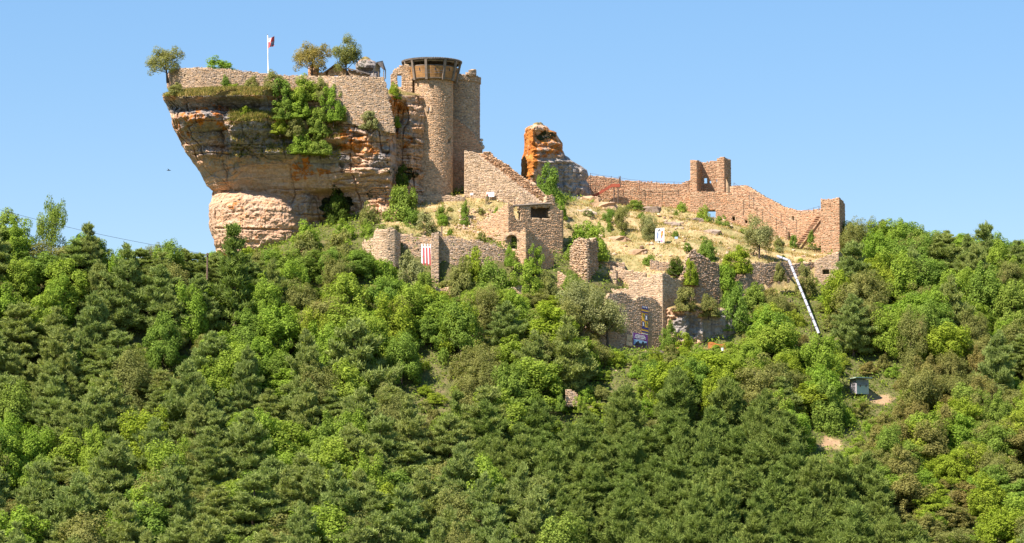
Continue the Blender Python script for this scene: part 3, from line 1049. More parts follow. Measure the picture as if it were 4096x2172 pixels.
# upper platform
wall("parapet_wall", "long pinkish grey parapet wall along the top of the overhanging rock",
     [C(668, 353, 300, 345), C(677, 349.5, 290, 350), C(690, 347.3, 280, 368), C(720, 346.2, 274, 380), C(790, 345.6, 270, 385), C(900, 345.4, 277, 390), C(1000, 345.4, 288, 390), C(1100, 345.2, 300, 400), C(1200, 345, 304, 430), C(1296, 344.6, 306, 460)],
     M_GREY, 0.9, [(738, 296, 744, 307), (784, 317, 792, 327)], rag=0.08, seed=11)
wall("retaining_wall", "tall grey retaining wall right of the bushes, below the stone hut",
     [C(1285, 344.3, 306, 470), C(1330, 343.2, 306, 478), C(1400, 342.8, 307, 490), C(1480, 342.6, 308, 505), C(1537, 342.6, 310, 520), C(1580, 342.6, 515, 530), C(1582, 346, 510, 530)],
     M_GREY, 1.0, rag=0.06, corners=(4, 5), seed=12)
wall("ruined_doorway_wall", "bright stone wall fragment with a narrow doorway left of the round tower",
     [C(1562, 350, 302, 356), C(1576, 350, 277, 356), C(1600, 350, 265, 362), C(1618, 350, 262, 420), C(1650, 350, 260, 480)],
     M_TAN, 0.8, [(1590, 297, 1605, 348)], rag=0.1, seed=13)

# round tower
tw = wall("round_tower", "tall round stone tower crowned with a timber hoarding", arc(1727, 352.2, 3.08, -115, 115, 34, 296, 800), M_TAN, 0.7,
          [(1712, 428, 1719, 444), (1798, 342, 1803, 353), (1793, 553, 1803, 572)], course=(0.12, 0.28), length=(0.14, 0.40), rag=0.02, singles=260, cat="tower", seed=21)
wall("tower_footing", "low footing wall round the base of the round tower", [C(1640, 349.4, 772, 830), C(1690, 348.6, 784, 835), C(1760, 348.5, 786, 835), C(1830, 348.7, 780, 835), C(1862, 349, 790, 835)], M_BUFF, 0.8, rag=0.25, seed=22)
# lintel stones of the slit
for dx, dy in ((-7, 0), (7, 0)):
    mb = MB().box(P(1715.5 + dx, 436, 349.05), (0.28, 0.12, 0.75))
    child("window_jamb", mb, M_BUFF, tw)

# hoarding: its own timber structure on the tower
cx0 = P(1727, 300, 352.2)
ZB, ZT = P(1727, 307, 348.6).z, P(1727, 236, 347.9).z
hd = thing("timber_hoarding", "brown timber hoarding with slanted posts round the tower top", "hoarding", (cx0.x, 352.2, ZB))
RB, RT = 3.6, 4.12
angs = [-88, -64, -40, -10, 29, 58, 80, 104, 135, 180, 225, 250]


def hp(a, z, off=0.0):
    t = (z - ZB) / (ZT - ZB)
    R = RB + (RT - RB) * t + off
    return Vector((cx0.x + R * math.sin(math.radians(a)), 352.2 - R * math.cos(math.radians(a)), z))


for a in angs:
    mb = MB()
    p0, p1 = hp(a, ZB - 0.35, 0.1), hp(a, ZT + 0.05, 0.1)
    rot = Matrix.Rotation(math.radians(a), 3, 'Z')
    w, dpt = 0.17, 0.13
    vs = []
    for p in (p0, p1):
        for q in ((-w, -dpt), (w, -dpt), (w, dpt), (-w, dpt)):
            vs.append(p + rot @ Vector((q[0], q[1], 0)))
    mb.add(vs, [[3, 2, 1, 0], [4, 5, 6, 7], [0, 1, 5, 4], [1, 2, 6, 5], [2, 3, 7, 6], [3, 0, 4, 7]])
    child("post", mb, M_WOOD, hd)
aa = angs + [angs[0] + 360]
hpan = (ZT - ZB) * 0.66
for a0, a1 in zip(aa[:-1], aa[1:]):
    n = max(2, int(abs(a1 - a0) / 9))
    gap = 0.42 if a0 == -88 else 0.0
    nb_ = 5
    pan = None
    for b in range(nb_):
        za, zb_ = ZB + hpan * (1 - gap) * b / nb_, ZB + hpan * (1 - gap) * (b + 1) / nb_ - 0.02
        mb = MB()
        vs, fs = [], []
        for i in range(n + 1):
            a = a0 + (a1 - a0) * i / n
            vs += [hp(a, za), hp(a, zb_), hp(a, zb_, -0.08), hp(a, za, -0.08)]
        for i in range(n):
            k = i * 4
            fs += [[k, k + 4, k + 5, k + 1], [k + 1, k + 5, k + 6, k + 2], [k + 2, k + 6, k + 7, k + 3], [k + 3, k + 7, k + 4, k]]
        fs += [[0, 1, 2, 3], [4 * n, 4 * n + 3, 4 * n + 2, 4 * n + 1]]
        mb.add(vs, fs)
        bo = child("board", mb, M_BOARD, hd)
        if b == 3:
            pan = bo
    am = (a0 + a1) / 2
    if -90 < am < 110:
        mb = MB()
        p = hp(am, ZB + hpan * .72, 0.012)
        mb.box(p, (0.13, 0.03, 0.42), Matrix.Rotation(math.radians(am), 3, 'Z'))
        child("arrow_slit", mb, M_BLACK, pan)  # solid black box stands in for the darkness of the slit hole
# floor and top ring beams
for zz, w in ((ZB - 0.08, .16), (ZT - 0.05, .16), (ZB + hpan + .04, .1)):
    mb = MB()
    pts = [hp(a, zz, -0.12) for a in range(-90, 271, 10)]
    mb.tube(pts, w, 4)
    child("ring_beam", mb, M_WOOD, hd)
mb = MB()
for i in range(36):
    pass
vs = [hp(a, ZB, -0.02) for a in range(0, 360, 10)] + [Vector((cx0.x + 3.0 * math.sin(math.radians(a)), 352.2 - 3.0 * math.cos(math.radians(a)), ZB)) for a in range(0, 360, 10)]
mb.add(vs, [[i, (i + 1) % 36, 36 + (i + 1) % 36, 36 + i] for i in range(36)])
child("floor", mb, M_WOOD, hd)
# roof: shallow cone of round tiles, seen from below
mb = MB()
nr = 96
vs, fs = [], []
for k, (R, z) in enumerate(((RT + 0.26, ZT + 0.10), (RT + 0.24, ZT + 0.22), (2.2, ZT + 0.42), (0.05, ZT + 0.62))):
    for i in range(nr):
        t = 2 * math.pi * i / nr
        wob = 0.05 * (1 if i % 2 else -1) if k < 3 else 0
        vs.append((cx0.x + R * math.sin(t), 352.2 - R * math.cos(t), z + wob))
for k in range(3):
    for i in range(nr):
        j = (i + 1) % nr
        fs.append([k * nr + i, k * nr + j, (k + 1) * nr + j, (k + 1) * nr + i])
fs.append([i for i in range(nr)][::-1])
mb.add(vs, fs)
child("roof", mb, M_TILE, hd)
for i in range(0, 60):
    a = -100 + i * 200 / 59
    R = RT + 0.29
    p = Vector((cx0.x + R * math.sin(math.radians(a)), 352.2 - R * math.cos(math.radians(a)), ZT + 0.2))
    q = Vector((cx0.x + (R - .9) * math.sin(math.radians(a)), 352.2 - (R - .9) * math.cos(math.radians(a)), ZT + 0.32))
    child("eave_tile", MB().tube([p, q], [0.12, 0.10], 6), M_TILE, hd)

# tower behind
bt = wall("rear_tower", "tall dark stone tower rising behind the round tower on its right", arc(1824, 359, 3.52, -60, 130, 30, 316, 640), M_GREY, 0.8, course=(0.12, 0.28), length=(0.14, 0.40), rag=0.03, singles=120, cat="tower", seed=23)
wall("cornice", None, arc(1824, 359, 3.68, -60, 130, 26, 298, 320, 355.4), M_GREY, 0.8, rag=0.03, singles=0, parent=bt, seed=24)
wall("merlon", None, [C(1862, 355.6, 292, 300), C(1880, 355.6, 281, 300), C(1903, 356.2, 279, 300), C(1905, 357.5, 282, 300)], M_GREY, 0.7, rag=0.03, singles=0, parent=bt, seed=25)
wall("linking_wall", "reddish stone wall in shade between round tower and stair wall",
     [C(1790, 354.2, 455, 810), C(1830, 354.2, 480, 810), C(1866, 354.2, 505, 810), C(1900, 354.4, 545, 640), C(1930, 354.6, 590, 640)], M_ORANGE, 0.9, rag=0.08, seed=26)

# stair wall with its flight of steps
wall("stair_wall", "broad sunlit stone wall below the rising flight of steps",
     [C(1857, 350.2, 605, 830), C(1905, 350, 613, 832), C(1912, 350, 626, 832), C(1960, 349.6, 664, 838), C(2060, 349, 738, 845), C(2155, 348.4, 810, 850), C(2200, 348.2, 818, 850)], M_BUFF, 1.0, rag=0.05, singles=220, seed=31)
wall("stair_parapet", "stepped stone parapet wall behind the castle steps", [C(1880, 352.6, 606, 700), C(1962, 352.4, 609, 760), C(1990, 352.2, 635, 790), C(2040, 352, 672, 800), C(2100, 351.6, 712, 815), C(2150, 351.2, 752, 825), C(2190, 351, 785, 830), C(2215, 350.8, 800, 835)], M_TAN, 0.8, rag=0.4, seed=32, prot=(.03, .2))
sf = thing("stone_steps", "flight of stone steps climbing left along the sunlit castle wall", "steps", P(2160, 815, 349.8))
for i in range(24):
    t = i / 23
    p0, p1 = P(2158, 803, 349), P(1905, 614, 350.4)
    p = p0.lerp(p1, t)
    mb = MB().box((p.x + .1, p.y + 1.25, p.z - 0.55), (0.47, 1.9, 1.2))
    child("step", mb, M_BUFF, sf)

# ruined house in front of the steps
rh = wall("ruined_house", "roofless ruined house with broken windows below the castle steps",
          [C(1845, 345, 942, 950), C(1880, 343.4, 918, 945), C(1930, 341.2, 890, 945), C(1980, 339, 850, 940), C(2010, 337.6, 826, 935), C(2032, 336.6, 812, 935),
           C(2060, 337.1, 818, 935), C(2100, 337.7, 822, 940), C(2118, 338, 822, 1100), C(2128, 338.2, 818, 1100), C(2180, 339, 812, 1100), C(2190, 339.2, 786, 1100), C(2212, 339.5, 782, 1100), C(2222, 339.7, 828, 1100), C(2250, 340.2, 846, 1100), C(2253, 344.5, 850, 1100)],
          M_TAN, 0.8, [(2056, 826, 2084, 882, 'rough'), (2122, 826, 2200, 876, 'rough'), (2153, 918, 2160, 926)], rag=0.22, corners=(5, 14), singles=240, cat="building", seed=41)
child("lintel_beam", MB().tube([P(2050, 823, 337.0), P(2130, 818, 338.1), P(2205, 814, 339.4)], 0.16, 5), M_WOOD, rh)
child("wicker_screen", MB().box(P(2162, 846, 341.6), (3.4, 0.08, 2.6)), M_WOOD, rh)
child("floor_beam", MB().box(P(2150, 822, 340.6), (3.6, 2.2, 0.12)), M_WOOD, rh)
for i in range(15):
    x = 2126 + i * 5.0
    child("lattice_bar", MB().box(P(x, 846, 341.45), (0.06, 0.06, 2.0)), M_WOOD, rh)
aw = wall("arched_wall", "sunny ruined wall with two arched openings below the roofless house",
     [C(1850, 341.5, 950, 1015), C(1900, 339.6, 945, 1015), C(1985, 336.4, 945, 1015), C(2030, 334.8, 936, 1015), C(2102, 332.6, 917, 1110), C(2140, 333.8, 940, 1110), C(2190, 335.4, 985, 1110), C(2215, 336.3, 1030, 1110)],
     M_TAN, 0.9, [(1944, 949, 1972, 978, 'arch'), (2024, 938, 2070, 998, 'arch')], rag=0.25, corners=(4,), singles=140, seed=43)

for x0, y0, x1, Ya, Yb, sp in ((1944, 949, 1972, 337.9, 336.9, 978), (2024, 938, 2070, 335.0, 333.7, 985)):
    cx, rr = (x0 + x1) / 2, (x1 - x0) / 2 + 3
    nv_ = 9 if rr < 20 else 13
    for i in range(nv_):
        t = math.pi * (i + .5) / nv_
        px_, py_ = cx - rr * math.cos(t), y0 + rr - 3 - rr * math.sin(t)
        Yv = Ya + (Yb - Ya) * (px_ - x0) / (x1 - x0)
        child("voussoir", MB().box(P(px_, py_, Yv - .05), (.95 * math.pi * rr / nv_ / 29, .5, .3), Matrix.Rotation(-(t - math.pi / 2), 3, 'Y')), M_BUFF, aw)

# lower curtain with the round bastion
wall("rounded_bastion", "rounded stump of a stone bastion at the left end of the lower wall",
     [C(1440, 336.5, 990, 1040), C(1460, 335.2, 966, 1040), C(1492, 334.2, 956, 1045), C(1496, 333.6, 926, 1050), C(1520, 332.7, 915, 1050), C(1550, 332.4, 912, 1050), C(1580, 332.6, 916, 1060), C(1602, 333.8, 932, 1070)], M_BUFF, 1.0, rag=0.28, singles=140, seed=51)
lw = wall("lower_curtain_wall", "long low grey curtain wall carrying the red and white banner",
          [C(1600, 334.8, 932, 1110), C(1660, 334.4, 946, 1130), C(1724, 334, 950, 1140), C(1726, 332.4, 937, 1145), C(1756, 332.2, 934, 1145), C(1757, 333.4, 938, 1145), C(1800, 333.4, 944, 1150), C(1850, 333.5, 954, 1150), C(1940, 333.7, 968, 1150), C(2000, 334, 985, 1145), C(2050, 334.4, 1005, 1140)],
          M_GREY, 0.9, rag=0.28, corners=(2, 3, 4, 5), singles=240, seed=52)
wall("terrace_wall_piece", "short broken stretch of stone wall in the shrubs under the lower curtain wall", [C(1740, 328, 1145, 1210), C(1800, 328, 1150, 1210), C(1830, 328, 1165, 1210)], M_TAN, 0.8, rag=0.3, seed=53)
wall("terrace_wall_piece", "broken stone wall piece in the shrubs below the arched wall", [C(1985, 328, 1165, 1220), C(2010, 328, 1155, 1220), C(2090, 328, 1155, 1220), C(2170, 328.5, 1165, 1225)], M_BUFF, 0.8, rag=0.45, seed=54)
wall("terrace_wall_piece", "broken reddish wall piece behind the leaning olive coloured tree", [C(2230, 332, 1085, 1190), C(2290, 331.5, 1130, 1190), C(2330, 331, 1150, 1240)], M_TAN, 0.8, rag=0.45, seed=55)
wall("terrace_wall_piece", "low dry stone wall end among young pines left of centre", [C(2262, 306, 1572, 1625), C(2280, 306, 1564, 1625), C(2312, 306, 1576, 1625)], M_GREY, 0.7, rag=0.4, seed=56)
wall("terrace_wall_piece", "low slanting dry stone wall in grass below the gatehouse", [C(2435, 316.5, 1473, 1500), C(2470, 315.5, 1488, 1515), C(2500, 315, 1512, 1540)], M_BUFF, 0.7, rag=0.2, seed=57)

# far curtain wall and its towers
wall("upper_curtain_wall", "long ochre curtain wall running right from the rock pinnacle",
     [C(2335, 372.6, 700, 800), C(2420, 373.2, 708, 850), C(2500, 373.6, 724, 860), C(2600, 374, 731, 860), C(2720, 374, 736, 860), C(2764, 374, 720, 860)], M_ORANGE, 0.8, rag=0.1, singles=220, seed=61)
wl2 = wall("wall_walk", "thick ochre wall walk ledge in front of the curtain wall",
           [C(2395, 371.8, 765, 850), C(2440, 372, 757, 860), C(2520, 372.4, 757, 862), C(2620, 372.7, 756, 862), C(2720, 372.6, 757, 870), C(2765, 372.3, 764, 875)], M_ORANGE, 1.6, rag=0.05, singles=160, seed=62)
sq = wall("square_tower", "ruined square tower open towards the viewer on the curtain wall",
          [C(2761, 372.6, 641, 775), C(2788, 372.4, 643, 775), C(2806, 377.2, 650, 775), C(2872, 377.0, 645, 775)], M_ORANGE, 0.7, [(2817, 709, 2829, 735), (2841, 722, 2847, 733), (2865, 716, 2870, 728)], rag=0.06, corners=(1, 2), singles=140, cat="tower", seed=63)
wall("right_pier", None, [C(2868, 373, 636, 775), C(2880, 372.9, 630, 775), C(2898, 372.8, 630, 775), C(2924, 378.6, 642, 775)], M_ORANGE, 0.6, [(2904, 709, 2917, 770)], rag=0.05, corners=(2,), singles=40, parent=sq, seed=64)
wall("stepped_curtain_wall", "ochre curtain wall stepping down from square tower to corner tower",
     [C(2920, 373.2, 745, 930), C(2945, 372.8, 741, 935), C(2985, 372.2, 742, 940), C(3050, 371, 780, 960), C(3130, 369, 826, 990), C(3200, 367, 847, 1015), C(3285, 364.8, 838, 1030), C(3300, 364.5, 836, 1030)], M_ORANGE, 0.8,
     [(3165, 865, 3176, 881)], rag=0.1, singles=240, seed=65)
wall("gate_wall", "ochre wall with a small gateway below the square tower",
     [C(2760, 371.2, 764, 880), C(2800, 371, 767, 885), C(2880, 370.8, 770, 925), C(2940, 370.4, 772, 945), C(2985, 370, 778, 945), C(3060, 369, 838, 965), C(3125, 368, 888, 985), C(3150, 367.6, 925, 990)], M_ORANGE, 2.4,
     [(2826, 838, 2862, 900), (2930, 867, 2942, 883), (2978, 880, 2988, 896)], rag=0.06, singles=220, seed=66)
ct = wall("corner_tower", "tall narrow ochre corner tower at the right end of the curtain wall",
          [C(3284, 360.6, 796, 1060), C(3330, 360, 797, 1060), C(3344, 359.8, 793, 1060), C(3359, 359.6, 791, 1060), C(3381, 364.2, 815, 1050)], M_ORANGE, 0.7, rag=0.05, corners=(3,), singles=240, cat="tower", seed=67)
st = thing("outer_stairs", "steep outer stone stairs leaning against the curtain wall by the corner tower", "stairs", P(3175, 1010, 361.5))
for i in range(17):
    t = i / 16
    p = P(3176, 1003, 361.6).lerp(P(3272, 868, 362.4), t)
    child("step", MB().box((p.x, p.y, p.z), (0.62, 1.5, 0.16)), M_ORANGE, st)
mb = MB()
a, b = P(3180, 1022, 361.8), P(3282, 880, 362.6)
for dz in (0.0, -0.35):
    pass
mb.add([a + Vector((0, -.3, 0)), b + Vector((0, -.3, 0)), b + Vector((0, -.3, -.5)), a + Vector((0, -.3, -.5)), a + Vector((0, .9, 0)), b + Vector((0, .9, 0)), b + Vector((0, .9, -.5)), a + Vector((0, .9, -.5))],
       [[0, 1, 2, 3], [7, 6, 5, 4], [0, 4, 5, 1], [1, 5, 6, 2], [2, 6, 7, 3], [3, 7, 4, 0]])
child("stringer", mb, M_ORANGE, st)

# retaining walls under the corner tower
wall("lower_retaining_wall", "dark overgrown retaining wall below the grassy terrace on the right",
     [C(2900, 346, 1098, 1200), C(2940, 347, 1075, 1200), C(3000, 347.6, 1058, 1195), C(3060, 348.4, 1050, 1190), C(3150, 350.2, 1054, 1185), C(3262, 352.2, 1052, 1180)], M_GREY, 0.9, rag=0.3, singles=120, seed=71)
wall("bastion_stub", "dark square wall stub with a blind window under the corner tower",
     [C(3258, 351.4, 1045, 1180), C(3300, 350.8, 1026, 1180), C(3340, 350.2, 1012, 1180), C(3356, 350, 1010, 1180), C(3374, 354.5, 1020, 1180)], M_GREY, 0.5, [(3288, 1078, 3317, 1097)], rag=0.12, corners=(3,), singles=80, seed=72)
wall("slanted_wall_foot", "slanting wall foot half hidden in trees below the terrace", [C(2925, 344, 1145, 1220), C(2950, 343.5, 1120, 1220), C(2990, 343.5, 1095, 1220), C(3010, 345.5, 1095, 1220)], M_GREY, 0.8, rag=0.15, corners=(2,), seed=73)

# ruined gatehouse
wall("tower_stump", "tall ragged tower stump, sunlit left face and dark right face",
     [C(2283, 337.4, 1010, 1180), C(2288, 336.8, 985, 1180), C(2300, 336.2, 966, 1180), C(2330, 335, 962, 1180), C(2334, 334.9, 985, 1180), C(2339, 334.7, 957, 1180), C(2350, 334.4, 955, 1180), C(2388, 338.5, 962, 1180)], M_BUFF, 0.8, [(2299, 1108, 2312, 1127)], rag=0.5, corners=(6,), singles=160, cat="tower", seed=81, prot=(.03, .28))
wall("gatehouse_upper_wall", "sunlit upper wall of the ruined gatehouse with a sharp corner",
     [C(2395, 336.6, 1162, 1260), C(2440, 335.8, 1160, 1280), C(2515, 334.4, 1155, 1300), C(2517, 334.3, 1125, 1300), C(2590, 333, 1115, 1320), C(2622, 332.3, 1104, 1400), C(2650, 331.4, 1094, 1420), C(2700, 333.6, 1112, 1300), C(2775, 336.4, 1134, 1260)],
     M_BUFF, 0.8, [], rag=0.22, corners=(6,), singles=260, cat="building", seed=82)
gl = wall("gatehouse_lower_wall", "shaded brown gatehouse wall hung with a yellow and blue banner",  # own plane turned from the sun; its notched top traces a cast shadow's edge
          [C(2330, 325.2, 1330, 1400), C(2365, 325.9, 1290, 1400), C(2400, 326.6, 1235, 1405), C(2440, 327.4, 1176, 1405), C(2490, 328.4, 1170, 1410), C(2520, 329, 1184, 1410), C(2530, 329.2, 1200, 1410), C(2546, 329.5, 1200, 1410), C(2552, 329.6, 1186, 1410), C(2600, 330.5, 1190, 1412), C(2630, 331.1, 1205, 1415), C(2650, 331.5, 1235, 1415)],
          M_GREY, 0.8, rag=0.05, singles=280, seed=83)
wall("gatehouse_back_wall", "bright rear wall of the ruined gatehouse with a small square window",
     [C(2440, 339.5, 1070, 1165), C(2500, 339, 1075, 1165), C(2560, 338.4, 1092, 1165), C(2620, 337.8, 1100, 1165), C(2655, 337.4, 1088, 1165)], M_BUFF, 0.6, [(2583, 1093, 2600, 1113)], rag=0.2, singles=60, seed=84)
wall("wall_pillar", "short stone pillar standing inside the ruined gatehouse", [C(2438, 337.6, 1086, 1165), C(2466, 337.3, 1084, 1165), C(2472, 338.8, 1090, 1165)], M_BUFF, 0.9, rag=0.1, corners=(1,), singles=40, cat="pillar", seed=85)
wall("tall_wall_fragment", "tall leaning wall fragment with a jagged edge, overgrown with ivy",
     [C(2712, 336.2, 1118, 1200), C(2735, 335.9, 1090, 1200), C(2744, 335.8, 1040, 1210), C(2762, 335.6, 1008, 1210), C(2780, 335.6, 998, 1210), C(2800, 335.9, 1012, 1215), C(2840, 336.6, 1040, 1220), C(2872, 337.2, 1060, 1220), C(2876, 338.4, 1062, 1220)], M_GREY, 0.9, rag=0.45, singles=160, seed=86, prot=(.03, .2))
wall("rubble_terrace_wall", "low rubble terrace wall under the dry grass right of the tower stump",
     [C(2390, 341.5, 1055, 1130), C(2440, 341.2, 1045, 1110), C(2500, 341, 1060, 1110)], M_GREY, 0.7, rag=0.4, singles=50, seed=87)
wall("rubble_terrace_wall", "low dark terrace wall under ivy left of the tall wall fragment",
     [C(2600, 341.5, 1045, 1100), C(2660, 341.2, 1050, 1110), C(2720, 341, 1048, 1110)], M_GREY, 0.7, rag=0.3, singles=50, seed=88)


# ------------------------------------------------------------------ plants: meshes shared by the individuals
def leaf_mesh(name, cen, nrm, size, rs, aspect=0.62, up_bias=None):
    """one pointed quad for each leaf spray"""
    n = len(cen)
    nrm = nrm / np.maximum(1e-6, np.linalg.norm(nrm, axis=1))[:, None]
    a = rs.normal(size=(n, 3)) if up_bias is None else up_bias
    t = a - (a * nrm).sum(1)[:, None] * nrm
    t /= np.maximum(1e-6, np.linalg.norm(t, axis=1))[:, None]
    b = np.cross(nrm, t)
    s = size[:, None]
    v = np.stack([cen - t * s * .55, cen + b * s * .5 * aspect - t * s * .05, cen + t * s * .55, cen - b * s * .5 * aspect - t * s * .05], 1)
    f = np.arange(4 * n).reshape(n, 4)
    return mesh_np(name, v.reshape(-1, 3), f, L_MID)


def unit(rs, n):
    d = rs.normal(size=(n, 3))
    return d / np.linalg.norm(d, axis=1)[:, None]


def broad_crown(seed, nominal_r=2.75, z0=0.5, z1=7.0, nclump=84, nleaf=155, leaf=(0.12, 0.29), bush=False, open_=0.0):
    rs = np.random.default_rng(seed)
    cz, hz = (z0 + z1) / 2, (z1 - z0) / 2
    C_, N_, S_ = [], [], []
    lob = unit(rs, 7)
    for i in range(nclump):
        d = unit(rs, 1)[0]
        if bush:
            d[2] = abs(d[2]) * 1.1 - 0.15
        elif d[2] < -0.45:
            d[2] *= -0.6
        d /= np.linalg.norm(d)
        lump = 0.78 + 0.34 * max(0, (lob @ d).max()) ** 3 + rs.uniform(-.1, .12)
        rr = lump * (rs.uniform(0.62, 0.95) if rs.random() > 0.18 else rs.uniform(0.2, 0.6))
        c = np.array([d[0] * nominal_r * rr, d[1] * nominal_r * rr, (0.1 if bush else cz) + d[2] * (z1 * 0.95 if bush else hz) * rr])
        cr = rs.uniform(0.42, 0.85) * nominal_r / 2.6
        k = int(nleaf * (cr / 0.62) ** 1.3)
        q = unit(rs, k) * (rs.uniform(0.35, 1, size=(k, 1)) ** 0.5) * cr * np.array([1, 1, 0.75])
        C_.append(c + q)
        out = q / cr + 0.6 * d + np.array([0, 0, .4]) + 0.6 * rs.normal(size=(k, 3))
        N_.append(out)
        S_.append(rs.uniform(*leaf, size=k))
    cen, nr_, sz = np.concatenate(C_), np.concatenate(N_), np.concatenate(S_)
    # fit to the nominal size
    rad = np.hypot(cen[:, 0], cen[:, 1])
    cen[:, :2] *= nominal_r / np.percentile(rad, 98)
    if bush:
        cen[:, 2] *= z1 / np.percentile(cen[:, 2], 99.3)
        cen[:, 2] = np.maximum(cen[:, 2], 0.03)
    else:
        lo, hi = np.percentile(cen[:, 2], 0.7), np.percentile(cen[:, 2], 99.3)
        cen[:, 2] = z0 + (cen[:, 2] - lo) * (z1 - z0) / (hi - lo)
    return leaf_mesh("crown", cen, nr_, sz, rs)


def limb_mesh(seed, h, r0, spread, nl=7, z_first=0.3, mat=None, bend=0.25):
    rs = random.Random(seed)
    mb = MB()
    b1, b2 = rs.uniform(-bend, bend), rs.uniform(-bend, bend)
    tr = [Vector((b1 * math.sin(t * 3) * h * .1, b2 * math.sin(t * 2.4) * h * .1, t * h)) for t in (0, .15, .3, .5, .7, .88)]
    mb.tube([tr[0] - Vector((0, 0, .5))] + tr, [r0 * 1.25, r0 * 1.15, r0 * .85, r0 * .7, r0 * .5, r0 * .3, r0 * .1], 7)
    for i in range(nl):
        t = z_first + (0.75 - z_first) * i / nl
        k = t * 5
        p = tr[0].lerp(tr[-1], t / .88)
        a = i * 2.4 + rs.uniform(-.4, .4)
        L = spread * rs.uniform(.6, .95)
        d = Vector((math.cos(a), math.sin(a), rs.uniform(.35, .9)))
        m = p + d * L * .45 + Vector((0, 0, .1))
        e = p + d * L + Vector((0, 0, rs.uniform(0, .5)))
        mb.tube([p, m, e], [r0 * .42, r0 * .28, r0 * .06], 5)
        for q in (0.5, 0.75):
            s = p.lerp(e, q)
            d2 = Vector((rs.uniform(-1, 1), rs.uniform(-1, 1), rs.uniform(.2, 1))).normalized()
            mb.tube([s, s + d2 * L * .4], [r0 * .16, r0 * .04], 4)
    return mb.mesh("trunk", mat or M_BARK, True)


def pine(seed, h=9.0, r=3.3, zf=0.26, nwhorl=10, nb=6, upturn=0.15, tuft=0.34, cone=1.4, blades=15, upright=0.55, per=8, width=0.085, lat=0.5):
    """needle tufts set along whorled branches; returns crown mesh and trunk mesh"""
    rs = np.random.default_rng(seed)
    mb = MB()
    wob = rs.uniform(-.25, .25, 2)
    mb.tube([(0, 0, -.5), (0, 0, h * .3), (wob[0] * .5, wob[1] * .5, h * .65), (wob[0], wob[1], h * .98)], [h * .022, h * .018, h * .011, .015], 7)
    C_, D_ = [], []
    for w in range(nwhorl):
        t = zf + (0.97 - zf) * (w + rs.uniform(-.3, .3)) / (nwhorl - 1)
        t = min(max(t, zf), .98)
        z = t * h
        R = r * (1 - ((t - zf) / (1 - zf)) ** cone) * rs.uniform(.75, 1.08) + .25
        if t < zf + .12:
            R *= 0.8
        k = nb if R > 0.8 else 4
        a0 = rs.uniform(0, 6.28)
        for i in range(k):
            if rs.random() < 0.12:
                continue
            a = a0 + 2 * math.pi * i / k + rs.uniform(-.3, .3)
            L = R * rs.uniform(.65, 1.12)
            dr = rs.uniform(-.22, .30)
            d = np.array([math.cos(a), math.sin(a), 0])
            side = np.array([-d[1], d[0], 0])
            base = np.array([wob[0] * t, wob[1] * t, z + rs.uniform(-.05, .05) * h])

            def bp(q):
                return base + d * L * q + np.array([0, 0, L * (dr * q + upturn * q * q)])
            mb.tube([bp(0), bp(.5), bp(1)], [h * .006, h * .004, .008], 4, False)
            n = max(2, int(per * L / r) + 2)
            for q in np.linspace(.25, 1.0, n):
                for sgn in ((-1, 0, 1) if q < .92 else (0,)):
                    off = sgn * lat * L * .42 * (1.15 - q) * rs.uniform(.5, 1.2)
                    C_.append(bp(q) + side * off + rs.normal(size=3) * .07 + np.array([0, 0, abs(off) * .1]))
                    D_.append(d * .5 + side * .35 * sgn + np.array([0, 0, upright]))
    # leader
    for q in (0.9, .94, .98, 1.0):
        C_.append(np.array([wob[0], wob[1], h * q]))
        D_.append(np.array([0, 0, 1.0]))
    c, d = np.array(C_), np.array(D_)
    c, d = np.repeat(c, blades, 0), np.repeat(d, blades, 0)
    n = len(c)
    d = d / np.linalg.norm(d, axis=1)[:, None] + 0.62 * rs.normal(size=(n, 3))
    d /= np.linalg.norm(d, axis=1)[:, None]
    L = tuft * rs.uniform(.6, 1.2, size=(n, 1))
    c = c + rs.normal(size=(n, 3)) * tuft * .25
    b = np.cross(d, unit(rs, n))
    b /= np.maximum(1e-6, np.linalg.norm(b, axis=1))[:, None]
    v = np.stack([c - b * width * .5, c + b * width * .5, c + d * L + b * width * .22, c + d * L - b * width * .22], 1)
    crown = mesh_np("crown", v.reshape(-1, 3), np.arange(4 * n).reshape(n, 4), L_SCOTS)
    return crown, mb.mesh("trunk", M_BARKPINE, True)


KIND = {}
KIND["broad"] = ([(broad_crown(100 + k), limb_mesh(k, 5.6, .15, 2.0)) for k in range(6)], 7.0, 2.75)
KIND["fine"] = ([(broad_crown(200 + k, nclump=90, nleaf=165, leaf=(.10, .22)), limb_mesh(20 + k, 5.6, .15, 2.0)) for k in range(4)], 7.0, 2.75)
KIND["open"] = ([(broad_crown(300 + k, 2.7, 1.5, 6.3, 58, 165, (.10, .23)), limb_mesh(40 + k, 5.4, .17, 2.1, 9, .22, bend=.6)) for k in range(3)], 6.3, 2.7)
KIND["bush"] = ([(broad_crown(400 + k, 2.05, 0, 3.0, 56, 170, (.10, .24), True), limb_mesh(60 + k, 1.7, .07, 1.1, 6, .1)) for k in range(5)], 3.0, 2.05)
KIND["scots"] = ([pine(500 + k, 9.0, 3.5, .12, 11, 7, .2, .40, 1.7, 24, 1.0, 10, .085, .95) for k in range(6)], 9.3, 3.5)
KIND["blackp"] = ([pine(600 + k, 7.5, 2.6, .10, 12, 7, .38, .44, 1.9, 22, 1.3, 9, .075, .85) for k in range(6)], 7.8, 2.75)
KIND["spire"] = ([pine(700 + k, 8.0, 1.9, .08, 13, 6, .35, .38, .95, 14, 1.0, 7, .09, .55) for k in range(2)], 8.3, 2.0)

PLACED = []
_tcount = 0


